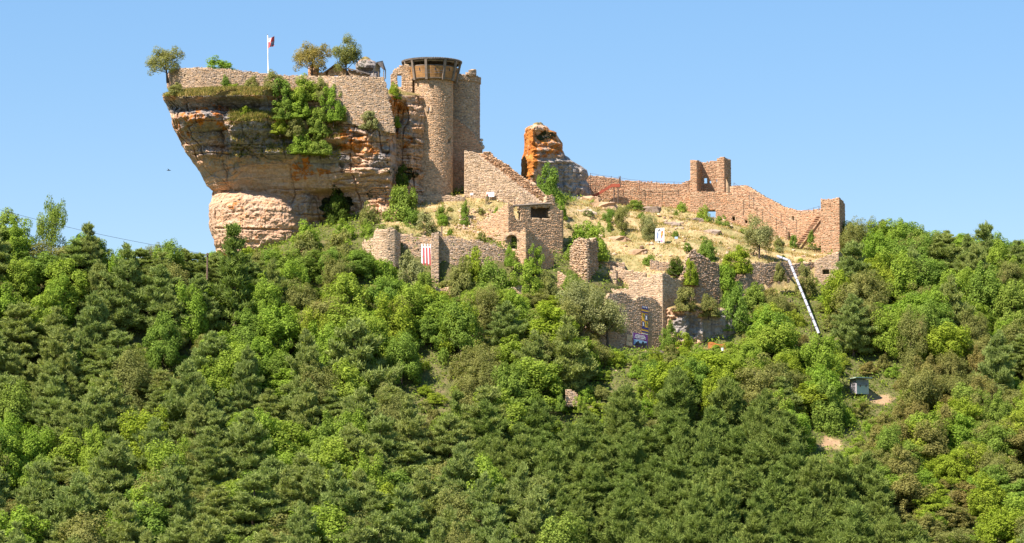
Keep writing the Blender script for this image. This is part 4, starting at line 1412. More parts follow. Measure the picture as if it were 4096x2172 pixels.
def plant(name, kind, mat, base, height, width, label, cat, group=None, variant=None, rz=None, lean=(0, 0)):
    """a plant standing at base; height and width in metres"""
    global _tcount
    _tcount += 1
    var, h0, r0 = KIND[kind]
    crown, trunk = var[(_tcount * 7 + 3) % len(var) if variant is None else variant % len(var)]
    root = thing(name, label, cat, base, group, rz if rz is not None else random.uniform(0, 6.28))
    root.rotation_euler = (lean[0], lean[1], root.rotation_euler[2])
    sx, sz = width / (2 * r0), height / h0
    for nm, me in (("crown", crown), ("trunk", trunk)):
        o = link(nm, me, root)
        o.scale = (sx, sx, sz)
        if nm == "crown":
            o.material_slots[0].link = 'OBJECT'
            o.material_slots[0].material = mat
    PLACED.append((base[0], base[1], width / 2))
    return root


def bush(x0, yt, x1, yb, Y, mat, label, cat="bush", name="bush", kind="bush", group=None, sink=0.15, **kw):
    b = P((x0 + x1) / 2, yb, Y)
    k = F / Y
    if kind == 'bush' and (yb - yt) > 1.25 * (x1 - x0):
        w_ = (yb - yt) / 1.25 - (x1 - x0)
        x0, x1 = x0 - w_ / 2, x1 + w_ / 2
    return plant(name, kind, mat, (b.x, Y, b.z - sink), (yb - yt) / k + sink, (x1 - x0) / k, label, cat, group, **kw)


# on the upper platform
bush(592, 188, 748, 318, 347.5, L_OLIVE, "leaning olive green tree overhanging the left end of the rock", "tree", "oak_tree", "open", rz=1.0, lean=(0, -.25))
bush(815, 226, 945, 300, 349.5, L_BRIGHT, "bright green bush behind the parapet wall left of the flagpole")
bush(1168, 168, 1326, 312, 350, L_GOLD, "golden olive tree behind the parapet wall", "tree", "oak_tree", "open", variant=1)
bush(1322, 142, 1456, 314, 348.5, L_OLIVE, "dark green tree standing in front of the stone hut", "tree", "oak_tree", "open", variant=2)
# clinging to the cliff
G = "bushes clinging to the cliff"
for (x0, yt, x1, yb, Y, m, lab) in [
        (1050, 283, 1150, 362, 343.4, L_OLIVE, "olive bush at the foot of the flagpole wall"),
        (1075, 315, 1195, 420, 343.4, L_MID, "dark green bush on the upper cliff right of the flagpole"),
        (1170, 300, 1290, 400, 343.6, L_BRIGHT, "light green bush just below the parapet right of the flagpole"),
        (1070, 400, 1190, 475, 342.6, L_MID, "green bush at the right end of the grassy ledge"),
        (1150, 375, 1260, 470, 343.0, L_BRIGHT, "bright bush in the middle of the cliff thicket"),
        (1255, 310, 1330, 400, 343.2, L_OLIVE, "yellowish bush beside the left edge of the tall retaining wall"),
        (1290, 345, 1378, 480, 342.6, L_BRIGHT, "vivid green tall bush against the retaining wall"),
        (1130, 450, 1230, 545, 342.6, L_OLIVE, "olive bush low in the cliff thicket on its left side"),
        (1215, 430, 1320, 530, 342.6, L_MID, "dark bush in the middle right of the cliff thicket"),
        (1080, 470, 1160, 530, 342.0, L_YELLOW, "yellow green tuft bush below the grassy ledge"),
        (1150, 515, 1250, 610, 342.2, L_BRIGHT, "light green bush at the lower end of the cliff thicket"),
        (1220, 525, 1340, 615, 342.2, L_MID, "dense green bush lowest right in the cliff thicket"),
        (1330, 420, 1390, 480, 342.6, L_OLIVE, "small olive bush at the left foot of the retaining wall"),
        (1440, 445, 1525, 510, 341.9, L_SILVER, "rounded pale bush growing from the foot of the retaining wall"),
        (880, 300, 925, 350, 344.6, L_MID, "small dark shrub against the parapet wall"),
        (965, 305, 1040, 362, 344.4, L_OLIVE, "olive shrub below the parapet left of the flagpole"),
        (905, 335, 985, 372, 343.8, L_YELLOW, "low yellow green shrub on the ledge under the parapet"),
        (660, 330, 745, 380, 344.0, L_OLIVE, "low shrub at the left end of the rock ledge"),
        (935, 425, 1010, 478, 342.3, L_YELLOW, "yellow green shrub on the grassy ledge of the cliff"),
        (1548, 330, 1606, 392, 346.5, L_YELLOW, "yellow green shrub below the ruined doorway"),
        (1568, 465, 1606, 505, 345.5, L_YELLOW, "small shrub in the cleft left of the round tower"),
        (1575, 660, 1640, 740, 345.8, L_IVY, "dark ivy in the cleft beside the round tower"),
        (1312, 755, 1385, 900, 345.8, L_IVY, "dark ivy curtain in the hollow at the cliff foot")]:
    bush(x0, yt, x1, yb, Y, m, lab, group=G)

# castle terraces
G2 = "bushes on the castle terraces"
for (x0, yt, x1, yb, Y, m, lab) in [
        (1528, 745, 1692, 930, 341.5, L_MID, "large rounded green bush at the foot of the round tower"),
        (1430, 808, 1518, 930, 341, L_OLIVE, "dark olive bush left of the large rounded bush"),
        (1600, 840, 1700, 945, 340, L_MID, "green bush in front of the large rounded bush"),
        (1640, 852, 1760, 950, 338, L_SILVER, "silvery grey bush behind the lower curtain wall"),
        (1735, 815, 1795, 892, 343, L_MID, "green shrub on the dry terrace, left of two stacked shrubs"),
        (1745, 860, 1800, 900, 341, L_BRIGHT, "light shrub low on the dry terrace"),
        (1838, 803, 1882, 858, 344, L_MID, "upper of two small shrubs beside the rubble heap"),
        (1838, 856, 1882, 897, 342, L_MID, "lower of two small shrubs beside the rubble heap"),
        (1970, 828, 2000, 862, 346, L_BRIGHT, "little bright shrub near the corner of the roofless house"),
        (1440, 880, 1500, 960, 337, L_BRIGHT, "bright green bush left of the rounded bastion"),
        (1560, 900, 1610, 940, 336, L_OLIVE, "small olive shrub on top of the rounded bastion"),
        (1785, 915, 1815, 935, 337, L_BRIGHT, "tiny green shrub beside the wooden post"),
        (2128, 665, 2260, 822, 357, L_MID, "tall green bush in front of the rock pinnacle"),
        (2222, 800, 2268, 862, 350, L_BRIGHT, "small green bush behind the roofless house corner"),
        (2350, 800, 2400, 838, 364, L_BRIGHT, "small bush at the bottom of the red metal stairs"),
        (2505, 800, 2580, 835, 367, L_MID, "low bush against the wall walk right of the red stairs"),
        (2700, 808, 2755, 850, 368, L_BRIGHT, "small bush at the wall foot left of the gateway"),
        (2780, 825, 2840, 930, 365, L_BRIGHT, "tall bright bush left of the small gateway"),
        (2855, 862, 2920, 915, 364, L_MID, "rounded bush right of the small gateway"),
        (2690, 840, 2720, 865, 366, L_MID, "tiny shrub on the upper terrace left of the gateway"),
        (2685, 925, 2728, 978, 352, L_MID, "small shrub right of the painted figure panel"),
        (2785, 950, 2872, 1040, 346, L_MID, "green bush above the tall wall fragment"),
        (2910, 945, 2945, 980, 357, L_BRIGHT, "tiny bright shrub left of the big terrace tree"),
        (2940, 985, 2975, 1025, 350, L_MID, "small shrub below the big terrace tree"),
        (3085, 945, 3135, 1005, 360, L_OLIVE, "dark shrub right of the big terrace tree"),
        (3155, 940, 3190, 990, 360.6, L_MID, "shrub at the foot of the outer stairs"),
        (3228, 920, 3262, 965, 360.8, L_MID, "shrub growing under the outer stairs"),
        (2248, 890, 2420, 1010, 343, L_BRIGHT, "broad bright bush right of the roofless house"),
        (2330, 900, 2440, 1040, 341, L_BRIGHT, "yellowish green bush behind the tower stump"),
        (2255, 1000, 2300, 1110, 340, L_MID, "dark green bush between roofless house and tower stump"),
        (2420, 890, 2450, 935, 352, L_MID, "small dark shrub left of the slender terrace tree"),
        (2560, 1020, 2640, 1062, 343, L_MID, "low bush at the edge of the dry terrace"),
        (2660, 1030, 2745, 1095, 340.4, L_IVY, "dark ivy mound on the terrace edge left of the tall fragment"),
        (2735, 1040, 2790, 1135, 334.6, L_YELLOW, "yellow green ivy on the tall wall fragment"),
        (2875, 985, 3015, 1090, 344.5, L_YELLOW, "bright yellow green ivy mound spilling from the terrace"),
        (2850, 1060, 2960, 1190, 342, L_BRIGHT, "bright green thicket right of the tall wall fragment"),
        (2960, 1130, 3080, 1230, 341, L_MID, "green thicket below the dark retaining wall"),
        (2870, 1140, 2990, 1320, 335, L_MID, "big dark green thicket beside the pale rock face"),
        (3180, 1060, 3260, 1190, 347, L_OLIVE, "olive creeper hanging over the dark retaining wall"),
        (3090, 1050, 3150, 1120, 347, L_OLIVE, "small creeper on the dark retaining wall left of the white chute"),
        (2690, 1150, 2790, 1240, 331, L_OLIVE, "weedy bush on top of the pale rock face"),
        (2780, 1180, 2890, 1262, 332, L_OLIVE, "yellowish weeds hanging over the pale rock face"),
        (2655, 1290, 2690, 1390, 329.5, L_MID, "dark shrub in the gap beside the gatehouse corner"),
        (2690, 1330, 2780, 1400, 328.5, L_YELLOW, "yellow green weeds at the foot of the pale rock face"),
        (2830, 1370, 2900, 1410, 326, L_BRIGHT, "low bright weeds near the orange mesh"),
        (3350, 1060, 3400, 1180, 352, L_IVY, "ivy climbing the right side of the bastion stub"),
        (1860, 990, 1935, 1130, 331.2, L_YELLOW, "yellow green creeper on the lower curtain wall"),
        (2020, 985, 2070, 1060, 332.4, L_BRIGHT, "bright creeper below the large arch"),
        (2115, 985, 2160, 1090, 332, L_BRIGHT, "green creeper climbing the right side of the arched wall"),
        (1600, 1010, 1700, 1170, 329.5, L_SILVER, "pale leafy bush left of the red and white banner"),
        (1470, 1040, 1610, 1200, 328, L_BRIGHT, "bright green bush under the rounded bastion"),
        (1780, 1030, 1920, 1200, 328.5, L_OLIVE, "olive bush in front of the lower curtain wall"),
        (1900, 1040, 2060, 1190, 328.5, L_MID, "green bush below the two arches"),
        (2040, 1050, 2180, 1180, 328.5, L_BRIGHT, "bright green bush at the foot of the arched wall"),
        (2150, 1085, 2230, 1190, 328.5, L_OLIVE, "yellowish bush below the roofless house"),
        (1640, 1090, 1740, 1190, 327.5, L_MID, "green bush at the lower end of the banner"),
        (1150, 885, 1300, 1010, 337, L_BRIGHT, "bright green bush at the cliff foot right of the pale block"),
        (1140, 930, 1290, 1060, 334, L_OLIVE, "brownish green bush below the pale block"),
        (1280, 925, 1440, 1060, 333.5, L_OLIVE, "olive bush between cliff foot and rounded bastion"),
        (1330, 880, 1440, 980, 338, L_BRIGHT, "fresh green bush under the dark cliff hollow"),
        (1030, 1000, 1150, 1110, 333, L_MID, "green bush under the pale block of rock"),
        (2240, 1085, 2335, 1180, 331, L_MID, "dark bush on the slope between roofless house and tower stump"),
        (2335, 1140, 2440, 1225, 330, L_OLIVE, "olive bush at the foot of the tower stump"),
        (2290, 1585, 2350, 1645, 305.2, L_BRIGHT, "small bright bush right of the lone dry stone wall end"),
        (2215, 1578, 2270, 1640, 305.0, L_MID, "small green bush left of the lone dry stone wall end"),
        (2545, 1412, 2620, 1450, 320, L_MID, "low green bush in front of the purple sign wall"),
        (2400, 1398, 2540, 1455, 319.5, L_MID, "dark low thicket at the left foot of the gatehouse wall"),
        (2690, 1425, 2780, 1480, 319, L_MID, "green bush below the gatehouse path")]:
    bush(x0, yt, x1, yb, Y, m, lab, group=G2)

rq = random.Random(12)
tiny = {}
nq = 0
while nq < 34:
    poly = DRY[0] if nq % 4 else DRY[1]
    x, y = rq.uniform(min(p[0] for p in poly), max(p[0] for p in poly)), rq.uniform(min(p[1] for p in poly) + 1, max(p[1] for p in poly) - 1)
    if in_poly(np.array([x]), np.array([y]), poly)[0]:
        key = "on the dry slope before the round tower" if nq % 4 == 0 else "on the upper part of the right terrace" if y > 357 else "on the lower part of the right terrace"
        nq += 1
        tiny.setdefault(key, []).append((x, y, rq.random() < .3, nq % 4))
NTH = "leftmost second third fourth fifth sixth seventh eighth ninth tenth eleventh twelfth thirteenth fourteenth fifteenth sixteenth seventeenth".split()
for key, lst in tiny.items():
    for i, (x, y, big, k) in enumerate(sorted(lst)):
        plant("shrub", "bush", (L_MID, L_OLIVE, L_BRIGHT, L_SILVER)[k], (x, y, gz(x, y) - .08), rq.uniform(.8, 1.5) if big else rq.uniform(.4, .8), rq.uniform(1.2, 2.0) if big else rq.uniform(.6, 1.2),
              f"tiny shrub {key}, {NTH[i]}" + (" from left" if i else ""), "shrub", "tiny shrubs dotted over the dry terraces")
# single trees that stand out
G3 = None
bush(2965, 862, 3105, 1042, 350.5, L_SILVER, "big silvery oak on the terrace before the stepped wall", "tree", "oak_tree", "open", variant=2)
bush(2448, 820, 2522, 945, 352, L_OLIVE, "slender small tree on the terrace below the red stairs", "tree", "oak_tree", "open", variant=0)
bush(2405, 830, 2470, 915, 354, L_MID, "thin young tree left of the slender terrace tree", "tree", "oak_tree", "open", variant=1)
bush(2550, 858, 2640, 972, 351, L_SILVER, "pale round tree left of the painted figure panel", "tree", "oak_tree", "fine", variant=1)
bush(2225, 1118, 2420, 1330, 324, L_SILVER, "wide pale olive tree left of the gatehouse wall", "tree", "oak_tree", "fine", variant=0)
bush(2330, 1170, 2535, 1390, 324, L_SILVER, "leaning pale olive tree with dark trunk before the gatehouse wall", "tree", "oak_tree", "open", variant=1, lean=(0, .2))
for (x0, yt, x1, yb, Y, kind, m, lab) in [
        (380, 985, 620, 1330, 316, "scots", L_SCOTS, "large spreading pine on the left slope below the power cable"),
        (830, 895, 1050, 1330, 318, "spire", L_BLACKP, "tall dark pine in front of the pale rock block"),
        (1240, 1270, 1600, 1720, 308, "scots", L_SCOTS, "great spreading pine in the middle of the slope"),
        (2130, 1280, 2410, 1640, 312, "scots", L_SCOTS, "dark spreading pine below the gatehouse on the left"),
        (3010, 1455, 3215, 1740, 311, "scots", L_BLACKP, "blue green layered pine left of the green shed"),
        (3560, 980, 3760, 1330, 344, "scots", L_SCOTS, "tall layered pine on the right wooded slope"),
        (3700, 1120, 3930, 1500, 332, "scots", L_SCOTS, "broad layered pine lower on the right wooded slope"),
        (3850, 885, 4050, 1190, 352, "scots", L_SCOTS, "open crowned pine standing out on the right skyline"),
        (3790, 1545, 3960, 1740, 312, "broad", L_MID, "very dark rounded tree right of the green shed"),
        (3230, 1520, 3390, 1790, 307, "broad", L_MID, "tree with two thin trunks over the bare earth patch"),
        (1480, 1190, 1680, 1450, 317, "broad", L_YELLOW, "yellow green tree in the middle of the slope"),
        (3560, 1700, 3800, 2000, 299, "broad", L_YELLOW, "bright yellow green tree on the lower right"),
        (140, 795, 270, 1060, 325, "open", L_MID, "thin tall tree sticking out of the left skyline"),
        (290, 885, 420, 1110, 322, "scots", L_SCOTS, "ragged pine on the left skyline"),
        (1750, 1560, 1930, 1900, 300, "spire", L_BLACKP, "pointed dark pine at the left edge of the pine stand")]:
    if kind in ("scots", "spire"):
        bush(x0, yt, x1, yb, Y, m, lab, "tree", "pine_tree", kind, sink=0.5)
    else:
        bush(x0, yt, x1, yb, Y, m, lab, "tree", "oak_tree", kind, sink=0.5)

# ------------------------------------------------------------------ the forest
LIMIT = [(-300, 800), (0, 800), (80, 810), (180, 840), (300, 905), (420, 970), (520, 985), (640, 960), (760, 970), (850, 1010), (900, 990), (1000, 1015), (1100, 1040), (1180, 985), (1300, 985), (1430, 990), (1480, 1080), (1600, 1120), (1680, 1140), (1760, 1150), (1900, 1140), (2100, 1150), (2240, 1180), (2330, 1250),
         (2400, 1395), (2480, 1420), (2660, 1440), (2780, 1420), (2980, 1400), (3040, 1250), (3100, 1170), (3200, 1160), (3330, 1150), (3370, 1040), (3392, 880), (3460, 868), (3600, 875), (3700, 905), (3800, 920), (3950, 925), (4096, 960), (4400, 960)]
STAND = [(1880, 1780), (2150, 1600), (2330, 1530), (2600, 1540), (3000, 1590), (3180, 1720), (3330, 1790), (3560, 1930), (3740, 2172), (3760, 2400), (2350, 2400), (2200, 2050), (2000, 1930)]
KEEP = [(3375, 1495, 3520, 1590), (3480, 1560, 3570, 1630), (3265, 1715, 3380, 1800), (2270, 1560, 2310, 1600), (2440, 1470, 2500, 1525), (1690, 1450, 1800, 1530)]
rf = random.Random(3)
spots = []
Y = 258.0
row = 0
while Y < 374:
    X = -84.0
    while X < 84:
        spots.append((X + rf.uniform(-1.6, 1.6), Y + rf.uniform(-1.5, 1.5)))
        X += 4.3
    Y += 3.5
    row += 1
spots = [(x + (2 if int((y) / 3.5) % 2 else 0), y) for x, y in spots]
SX, SY = np.array([s[0] for s in spots]), np.array([s[1] for s in spots])
SZ = ground_z(SX, SY)
BR = [(120, 1800, 200, 90), (520, 2040, 150, 90), (1230, 1790, 220, 100), (860, 1450, 230, 130), (1350, 1350, 220, 150), (1750, 1430, 380, 150), (2100, 1650, 180, 90), (280, 930, 260, 100), (750, 1150, 120, 70), (350, 1250, 100, 60), (2700, 1530, 350, 60), (1300, 1120, 220, 80)]
nforest = {}
TREES = []
fpt = {}
for (x, y, z) in zip(SX, SY, SZ):
    gx, gy = proj(x, y, z)
    if gx < -130 or gx > 4226 or gy > 2480:
        continue
    lim = float(np.interp(gx, *zip(*LIMIT)))
    right = gx > 3385
    if not right:
        ymax = float(np.interp(gx, [0, 700, 860, 1100, 1400, 1500, 2200, 2330, 2420, 2650, 2980, 3050, 3385], [326, 330, 334, 333, 331.5, 327.5, 326.5, 322, 316, 317.5, 322, 338, 345]))
        if y > ymax:
            continue
    elif y > 366:
        continue
    n = float(fbm(np.array([x * 0.07]), np.array([y * 0.09]), np.array([4.0]), 3)[0])
    cy = gy - 130
    rr = rf.random()
    if in_poly(np.array([gx]), np.array([cy]), STAND)[0]:
        kind, m, h, w = "blackp", L_BLACKP, rf.uniform(5.6, 9.2), rf.uniform(4.6, 6.6)
        reg, lab, cat = "dark pine stand at lower right", "dark green pine in the dense pine stand at lower right", "pine_tree"
    else:
        br = any(((gx - a) / c) ** 2 + ((cy - b) / d) ** 2 < 1 for a, b, c, d in BR)
        if right and cy > 1380:
            pine_p = 0.05
        elif right:
            pine_p = 0.22
        elif gx < 1100:
            pine_p = 0.66 + 0.3 * n
        elif gx < 2300:
            pine_p = 0.22 + 0.4 * n + (0.25 if cy > 1700 else 0)
        else:
            pine_p = 0.12
        if cy > 2000 and gx < 2300:
            pine_p = 0.78
        if br:
            pine_p = 0.06
        if rr < pine_p:
            kind, m, h, w = "scots", L_SCOTS, rf.uniform(5.6, 11.0), rf.uniform(5.0, 9.0)
            what, cat = "grey green pine", "pine_tree"
        else:
            q = rf.random()
            if right and cy > 1380:
                m, what = (L_YELLOW, "yellow green scrub tree") if q < .2 else (L_RUSSET, "russet scrub tree") if q < .4 else (L_BRIGHT, "bright green scrub tree") if q < .62 else (L_MID, "mid green scrub tree") if q < .76 else (L_OLIVE, "olive oak tree")
                if 3650 < gx < 4050 and 1420 < cy < 1620 and q < .75:
                    m, what = L_RUSSET, "russet scrub tree"
                h, w = rf.uniform(2.4, 6.2), rf.uniform(3.6, 6.6)
            else:
                m, what = (L_BRIGHT, "bright green broadleaf tree") if q < .42 else (L_MID, "mid green broadleaf tree") if q < .66 else (L_OLIVE, "olive oak tree") if q < .93 else (L_YELLOW, "yellow green tree")
                h, w = rf.uniform(3.8, 8.6), rf.uniform(4.2, 8.2)
            kind = "fine" if m is L_OLIVE else "broad"
            cat = "oak_tree"
        reg = ("right wooded ridge beside the corner tower" if right and cy < 1380 else "scrubby lower right slope" if right else "slope at lower left" if gx < 1400 and cy > 1500 else "left slope below the overhanging rock" if gx < 1400 else "middle slope below the ruins" if gx < 2400 else "slope below the gatehouse and retaining walls")
        lab = f"{what} on the {reg}" if "beside" not in reg else f"{what} on the wooded ridge right of corner tower"
    # crowns must stay below the walls that show above them
    k = F / y
    top = gy - h * k
    if top < lim:
        h2 = (gy - lim - rf.uniform(-6, 18)) / k
        if h2 < 0.38 * h or h2 < 1.6:
            continue
        w *= max(0.55, min(1, 0.4 + 0.6 * h2 / h))
        h = h2
    top = gy - h * k
    hw = w * k * 0.45
    cxl = float(np.interp((gy + top) / 2, [1040, 1335], [3155, 3275]))
    if top < 1330 and gy > 1030 and abs(gx - cxl) < hw * 1.3 + 26 and y < 351 - (gy - 1040) * .04:
        continue
    if any(not (gx + hw < a or gx - hw > c or gy < b or top > d) for a, b, c, d in KEEP):
        continue
    if any((x - a) ** 2 + ((y - b) * 1.0) ** 2 < (0.62 * r) ** 2 for a, b, r in PLACED[:140]):
        continue
    what = "dark green pine" if kind == "blackp" else what
    ci = int(np.searchsorted([330, 760, 1250, 1650, 2050, 2400, 2800, 3200, 3500, 3800], gx))
    place = ["at the left edge", "below the power cable", "below the overhanging rock", "below the dark cliff hollow", "below the striped banner", "below the two arches", "below the tower stump", "below the pale rock face", "below the white chute", "below the green shed's column", "near the right edge"][ci]
    if ci == 9:
        place = "right of the corner tower" if cy < 1380 else "near the green shed"
    mid_ = top + 0.3 * (gy - top)
    band = "high on the slope" if mid_ < 1250 else "at middle height" if mid_ < 1500 else "lower down" if mid_ < 1720 else "low on the slope" if mid_ < 1930 else "along the bottom edge"
    fpt[kind] = fpt.get(kind, 0) + 1
    TREES.append((gx, (what, place, band), reg, (cat, kind, m, (x, y, z - 0.25), h, w)))
# low shrubs fill the gaps between the trees
_ta = [[t[3][3][0], t[3][3][1], .3 * t[3][5]] for t in TREES] + [[a, b, .5 * q] for a, b, q in PLACED]


def clear_of(x, y, r):
    A = np.array(_ta)
    return bool((((x - A[:, 0]) ** 2 + (y - A[:, 1]) ** 2) > (r + A[:, 2]) ** 2).all())


cand = [(rf.uniform(-80, 80), rf.uniform(258, 366)) for _ in range(9000)]
cz_ = ground_z(np.array([c[0] for c in cand]), np.array([c[1] for c in cand]))
nsh = 0
for (x, y), z in zip(cand, cz_):
    gx, gy = proj(x, y, z)
    if nsh > 285 or gx < -60 or gx > 4150 or gy > 2250:
        continue
    right = gx > 3385
    ymax = 366 if right else float(np.interp(gx, [0, 700, 860, 1100, 1400, 1500, 2200, 2330, 2420, 2650, 2980, 3050, 3385], [326, 330, 336, 338, 336, 331, 331, 331, 320, 321, 327, 344, 347]))
    if y > ymax or any(in_poly(np.array([x]), np.array([y]), p)[0] for p in DRY) or not clear_of(x, y, 1.0):
        continue
    h, w = rf.uniform(1.1, 2.3), rf.uniform(2.2, 3.8)
    k = F / y
    if any(a - 20 < gx < c + 20 and gy - h * k < d and gy > b for a, b, c, d in KEEP) or gy - h * k < float(np.interp(gx, *zip(*LIMIT))) - 60:
        continue
    if 1000 < gy < 1420 and abs(gx - float(np.interp(gy - 30, [1040, 1335], [3155, 3275]))) < w * k * .5 + 20:
        continue
    q = rf.random()
    m, what = (L_BRIGHT, "bright green shrub") if q < .4 else (L_OLIVE, "olive shrub") if q < .65 else (L_YELLOW, "yellow green shrub") if q < .85 else (L_RUSSET, "russet shrub")
    ci = int(np.searchsorted([330, 760, 1250, 1650, 2050, 2400, 2800, 3200, 3500, 3800], gx))
    place = ["at the left edge", "below the power cable", "below the overhanging rock", "below the dark cliff hollow", "below the striped banner", "below the two arches", "below the tower stump", "below the pale rock face", "below the white chute", "around the green shed", "near the right edge"][ci]
    band = "high on the slope" if gy < 1250 else "at middle height" if gy < 1500 else "lower down" if gy < 1720 else "low on the slope" if gy < 1930 else "along the bottom edge"
    TREES.append((gx, ("low " + what, place, band), "shrubs filling the gaps", ("shrub", "bush", m, (x, y, z - .1), h, w)))
    _ta.append([x, y, .3 * w])
    nsh += 1
cells = {}
for t in sorted(TREES, key=lambda t: t[0]):
    cells.setdefault(t[1], []).append(t)
ORD = ["leftmost", "second from left", "third from left", "fourth from left", "fifth from left", "sixth from left", "seventh from left", "eighth from left", "ninth from left"] + [w + " from left" for w in "tenth eleventh twelfth thirteenth fourteenth fifteenth sixteenth seventeenth eighteenth".split()]
for (what, place, band), lst in cells.items():
    for i, t in enumerate(lst):
        lab = f"{what} {band} {place}"
        if len(lst) == 2:
            lab += ", the " + ("left one" if i == 0 else "right one")
        elif len(lst) > 2:
            lab += ", " + (ORD[i] if i < len(lst) - 1 or i == 0 else "rightmost")
        plant(*t[3], lab, "shrub" if t[3][0] == "shrub" else "tree", ("low shrubs in the forest gaps" if t[3][0] == "shrub" else "trees on the " + t[2]))
print("FOREST", len(TREES), fpt, max(len(v) for v in cells.values()))


# ------------------------------------------------------------------ undergrowth and grass
def scatter(name, label, n, X0, X1, Y0, Y1, mask, size, mat, lift, spread, seed, blade=False):
    rs = np.random.default_rng(seed)
    X, Yy = rs.uniform(X0, X1, n), rs.uniform(Y0, Y1, n)
    k = mask(X, Yy)
    X, Yy = X[k], Yy[k]
    Z = ground_z(X, Yy)
    return tufts(name, label, np.stack([X, Yy, Z], 1), size, mat, lift, spread, rs, blade)


def tufts(name, label, pts, size, mat, lift, spread, rs, blade=False, per=6):
    c = np.repeat(pts, per, 0)
    n = len(c)
    if blade:
        c = c + rs.normal(size=(n, 3)) * np.array([spread, spread, 0.02])
        d = np.array([0, 0, 1.0]) + 0.45 * rs.normal(size=(n, 3))
        d /= np.linalg.norm(d, axis=1)[:, None]
        L = rs.uniform(*size, size=(n, 1))
        b = np.cross(d, unit(rs, n))
        b /= np.maximum(1e-6, np.linalg.norm(b, axis=1))[:, None]
        w = 0.05
        v = np.stack([c - b * w, c + b * w, c + d * L], 1)
        me = mesh_np(name, v.reshape(-1, 3), np.arange(3 * n).reshape(n, 3), mat)
    else:
        c = c + rs.normal(size=(n, 3)) * np.array([spread, spread, spread * .5]) + np.array([0, 0, lift])
        me = leaf_mesh(name, c, unit(rs, n) + np.array([0, 0, .6]), rs.uniform(*size, size=n), rs)
        me.materials.clear()
        me.materials.append(mat)
    o = link(name, me)
    return tag(o, label, kind="stuff")


def woods(X, Yy):
    r = np.ones(len(X), bool)
    for p in DRY:
        r &= ~in_poly(X, Yy, p)
    gx, gy = proj(X, Yy, ground_z(X, Yy))
    return r & (gx > -100) & (gx < 4200)


scatter("undergrowth", "low green undergrowth between the trees of the hillside", 34000, -80, 80, 256, 372, lambda X, Y_: woods(X, Y_), (.18, .4), L_MID, .35, .45, 81)
scatter("undergrowth", "low yellowish undergrowth between the trees of the hillside", 14000, -80, 80, 256, 372, lambda X, Y_: woods(X, Y_), (.16, .34), L_YELLOW, .3, .4, 82)
scatter("dry_grass", "straw coloured dry grass on the castle terraces", 9000, -20, 50, 318, 375, lambda X, Y_: np.logical_or.reduce([in_poly(X, Y_, p) for p in DRY[:3]]), (.15, .45), L_DRY, 0, .25, 83, True)
scatter("green_grass", "patches of green grass on the castle terraces", 6500, -20, 50, 318, 375, lambda X, Y_: np.logical_or.reduce([in_poly(X, Y_, p) for p in DRY[:3]]) & (fbm(X * .3, Y_ * .3, 7.0) > .05), (.15, .5), L_GRASS, 0, .25, 84, True)
from mathutils.bvhtree import BVHTree
_me = bpy.data.meshes["overhanging_rock"]
_bv = BVHTree.FromPolygons([v.co[:] for v in _me.vertices], [p.vertices[:] for p in _me.polygons])
pts, pts2 = [], []
for i in range(8000):
    px = rf.uniform(650, 1300)
    q = P(px, 380, rf.uniform(340.2, 346.0))
    h = _bv.ray_cast(Vector((q.x, q.y, q.z + 6)), Vector((0, 0, -1)))
    if h[0] and h[0].z > q.z - 1.6 and h[1].z > 0.3:
        (pts if i % 5 < 3 else pts2).append(tuple(h[0]))
for i in range(3500):
    q = P(rf.uniform(910, 1360), rf.uniform(420, 620), 340.0)
    h = _bv.ray_cast(Vector(q), Vector((0, 1, -.06)))
    if h[0] and h[1].z > 0.3:
        (pts if i % 2 else pts2).append(tuple(h[0]))
for i in range(2600):
    q = P(rf.uniform(912, 1110), rf.uniform(425, 474), 339.0)
    h = _bv.ray_cast(Vector(q), Vector((0, 1, -.12)))
    if h[0] and h[1].z > 0.2:
        (pts if i % 3 == 0 else pts2).append(tuple(h[0]))
tufts("ledge_grass", "dry brown grass on the ledges of the overhanging rock", np.array(pts), (.2, .6), L_DRY, 0, .18, np.random.default_rng(5), True)
tufts("ledge_grass", "green grass on the ledges of the overhanging rock", np.array(pts2), (.2, .7), L_GRASS, 0, .18, np.random.default_rng(6), True)


# ------------------------------------------------------------------ built things and small objects
def sheet(name, mat, parent, pts, th=0.03, toward=(0, -1, 0)):
    """thin solid panel from a polygon of world points"""
    n = Vector(toward) * th
    k = len(pts)
    vs = [Vector(p) + n for p in pts] + [Vector(p) for p in pts]
    mb = MB().add(vs, [list(range(k)), list(range(2 * k - 1, k - 1, -1))] + [[i, i + k, (i + 1) % k + k, (i + 1) % k] for i in range(k)])
    return child(name, mb, mat, parent)


# stone hut on the platform
hut = wall("stone_hut", "small bright stone hut with a gable and arched doorway on the platform",
           [C(1302, 354, 288, 318), C(1314, 350.8, 288, 318), C(1342, 350.8, 262, 318), C(1386, 350.8, 284, 318), C(1390, 354, 286, 318)], M_BUFF, 0.5, [(1333, 299, 1355, 314, 'arch')], rag=0.02, corners=(1, 3), singles=30, cat="building", seed=91)
for a, b in (((1299, 290), (1342, 257)), ((1342, 257), (1391, 286))):
    p, q = P(*a, 350.4), P(*b, 350.4)
    n = Vector((0, 5.0, 0))
    u = Vector((0, 0, .14))
    child("roof_slope", MB().add([p, q, q + n, p + n, p + u, q + u, q + n + u, p + n + u], [[3, 2, 1, 0], [4, 5, 6, 7], [0, 1, 5, 4], [1, 2, 6, 5], [2, 3, 7, 6], [3, 0, 4, 7]]), M_TILE, hut)
lean = wall("lean_to_shed", "low stone lean-to with a sloping tiled roof beside the stone hut", [C(1392, 352.2, 277, 318), C(1430, 352.2, 288, 318), C(1475, 352.2, 300, 318), C(1480, 355, 302, 318)], M_GREY, 0.5, rag=0.0, corners=(2,), singles=0, cat="building", seed=92)
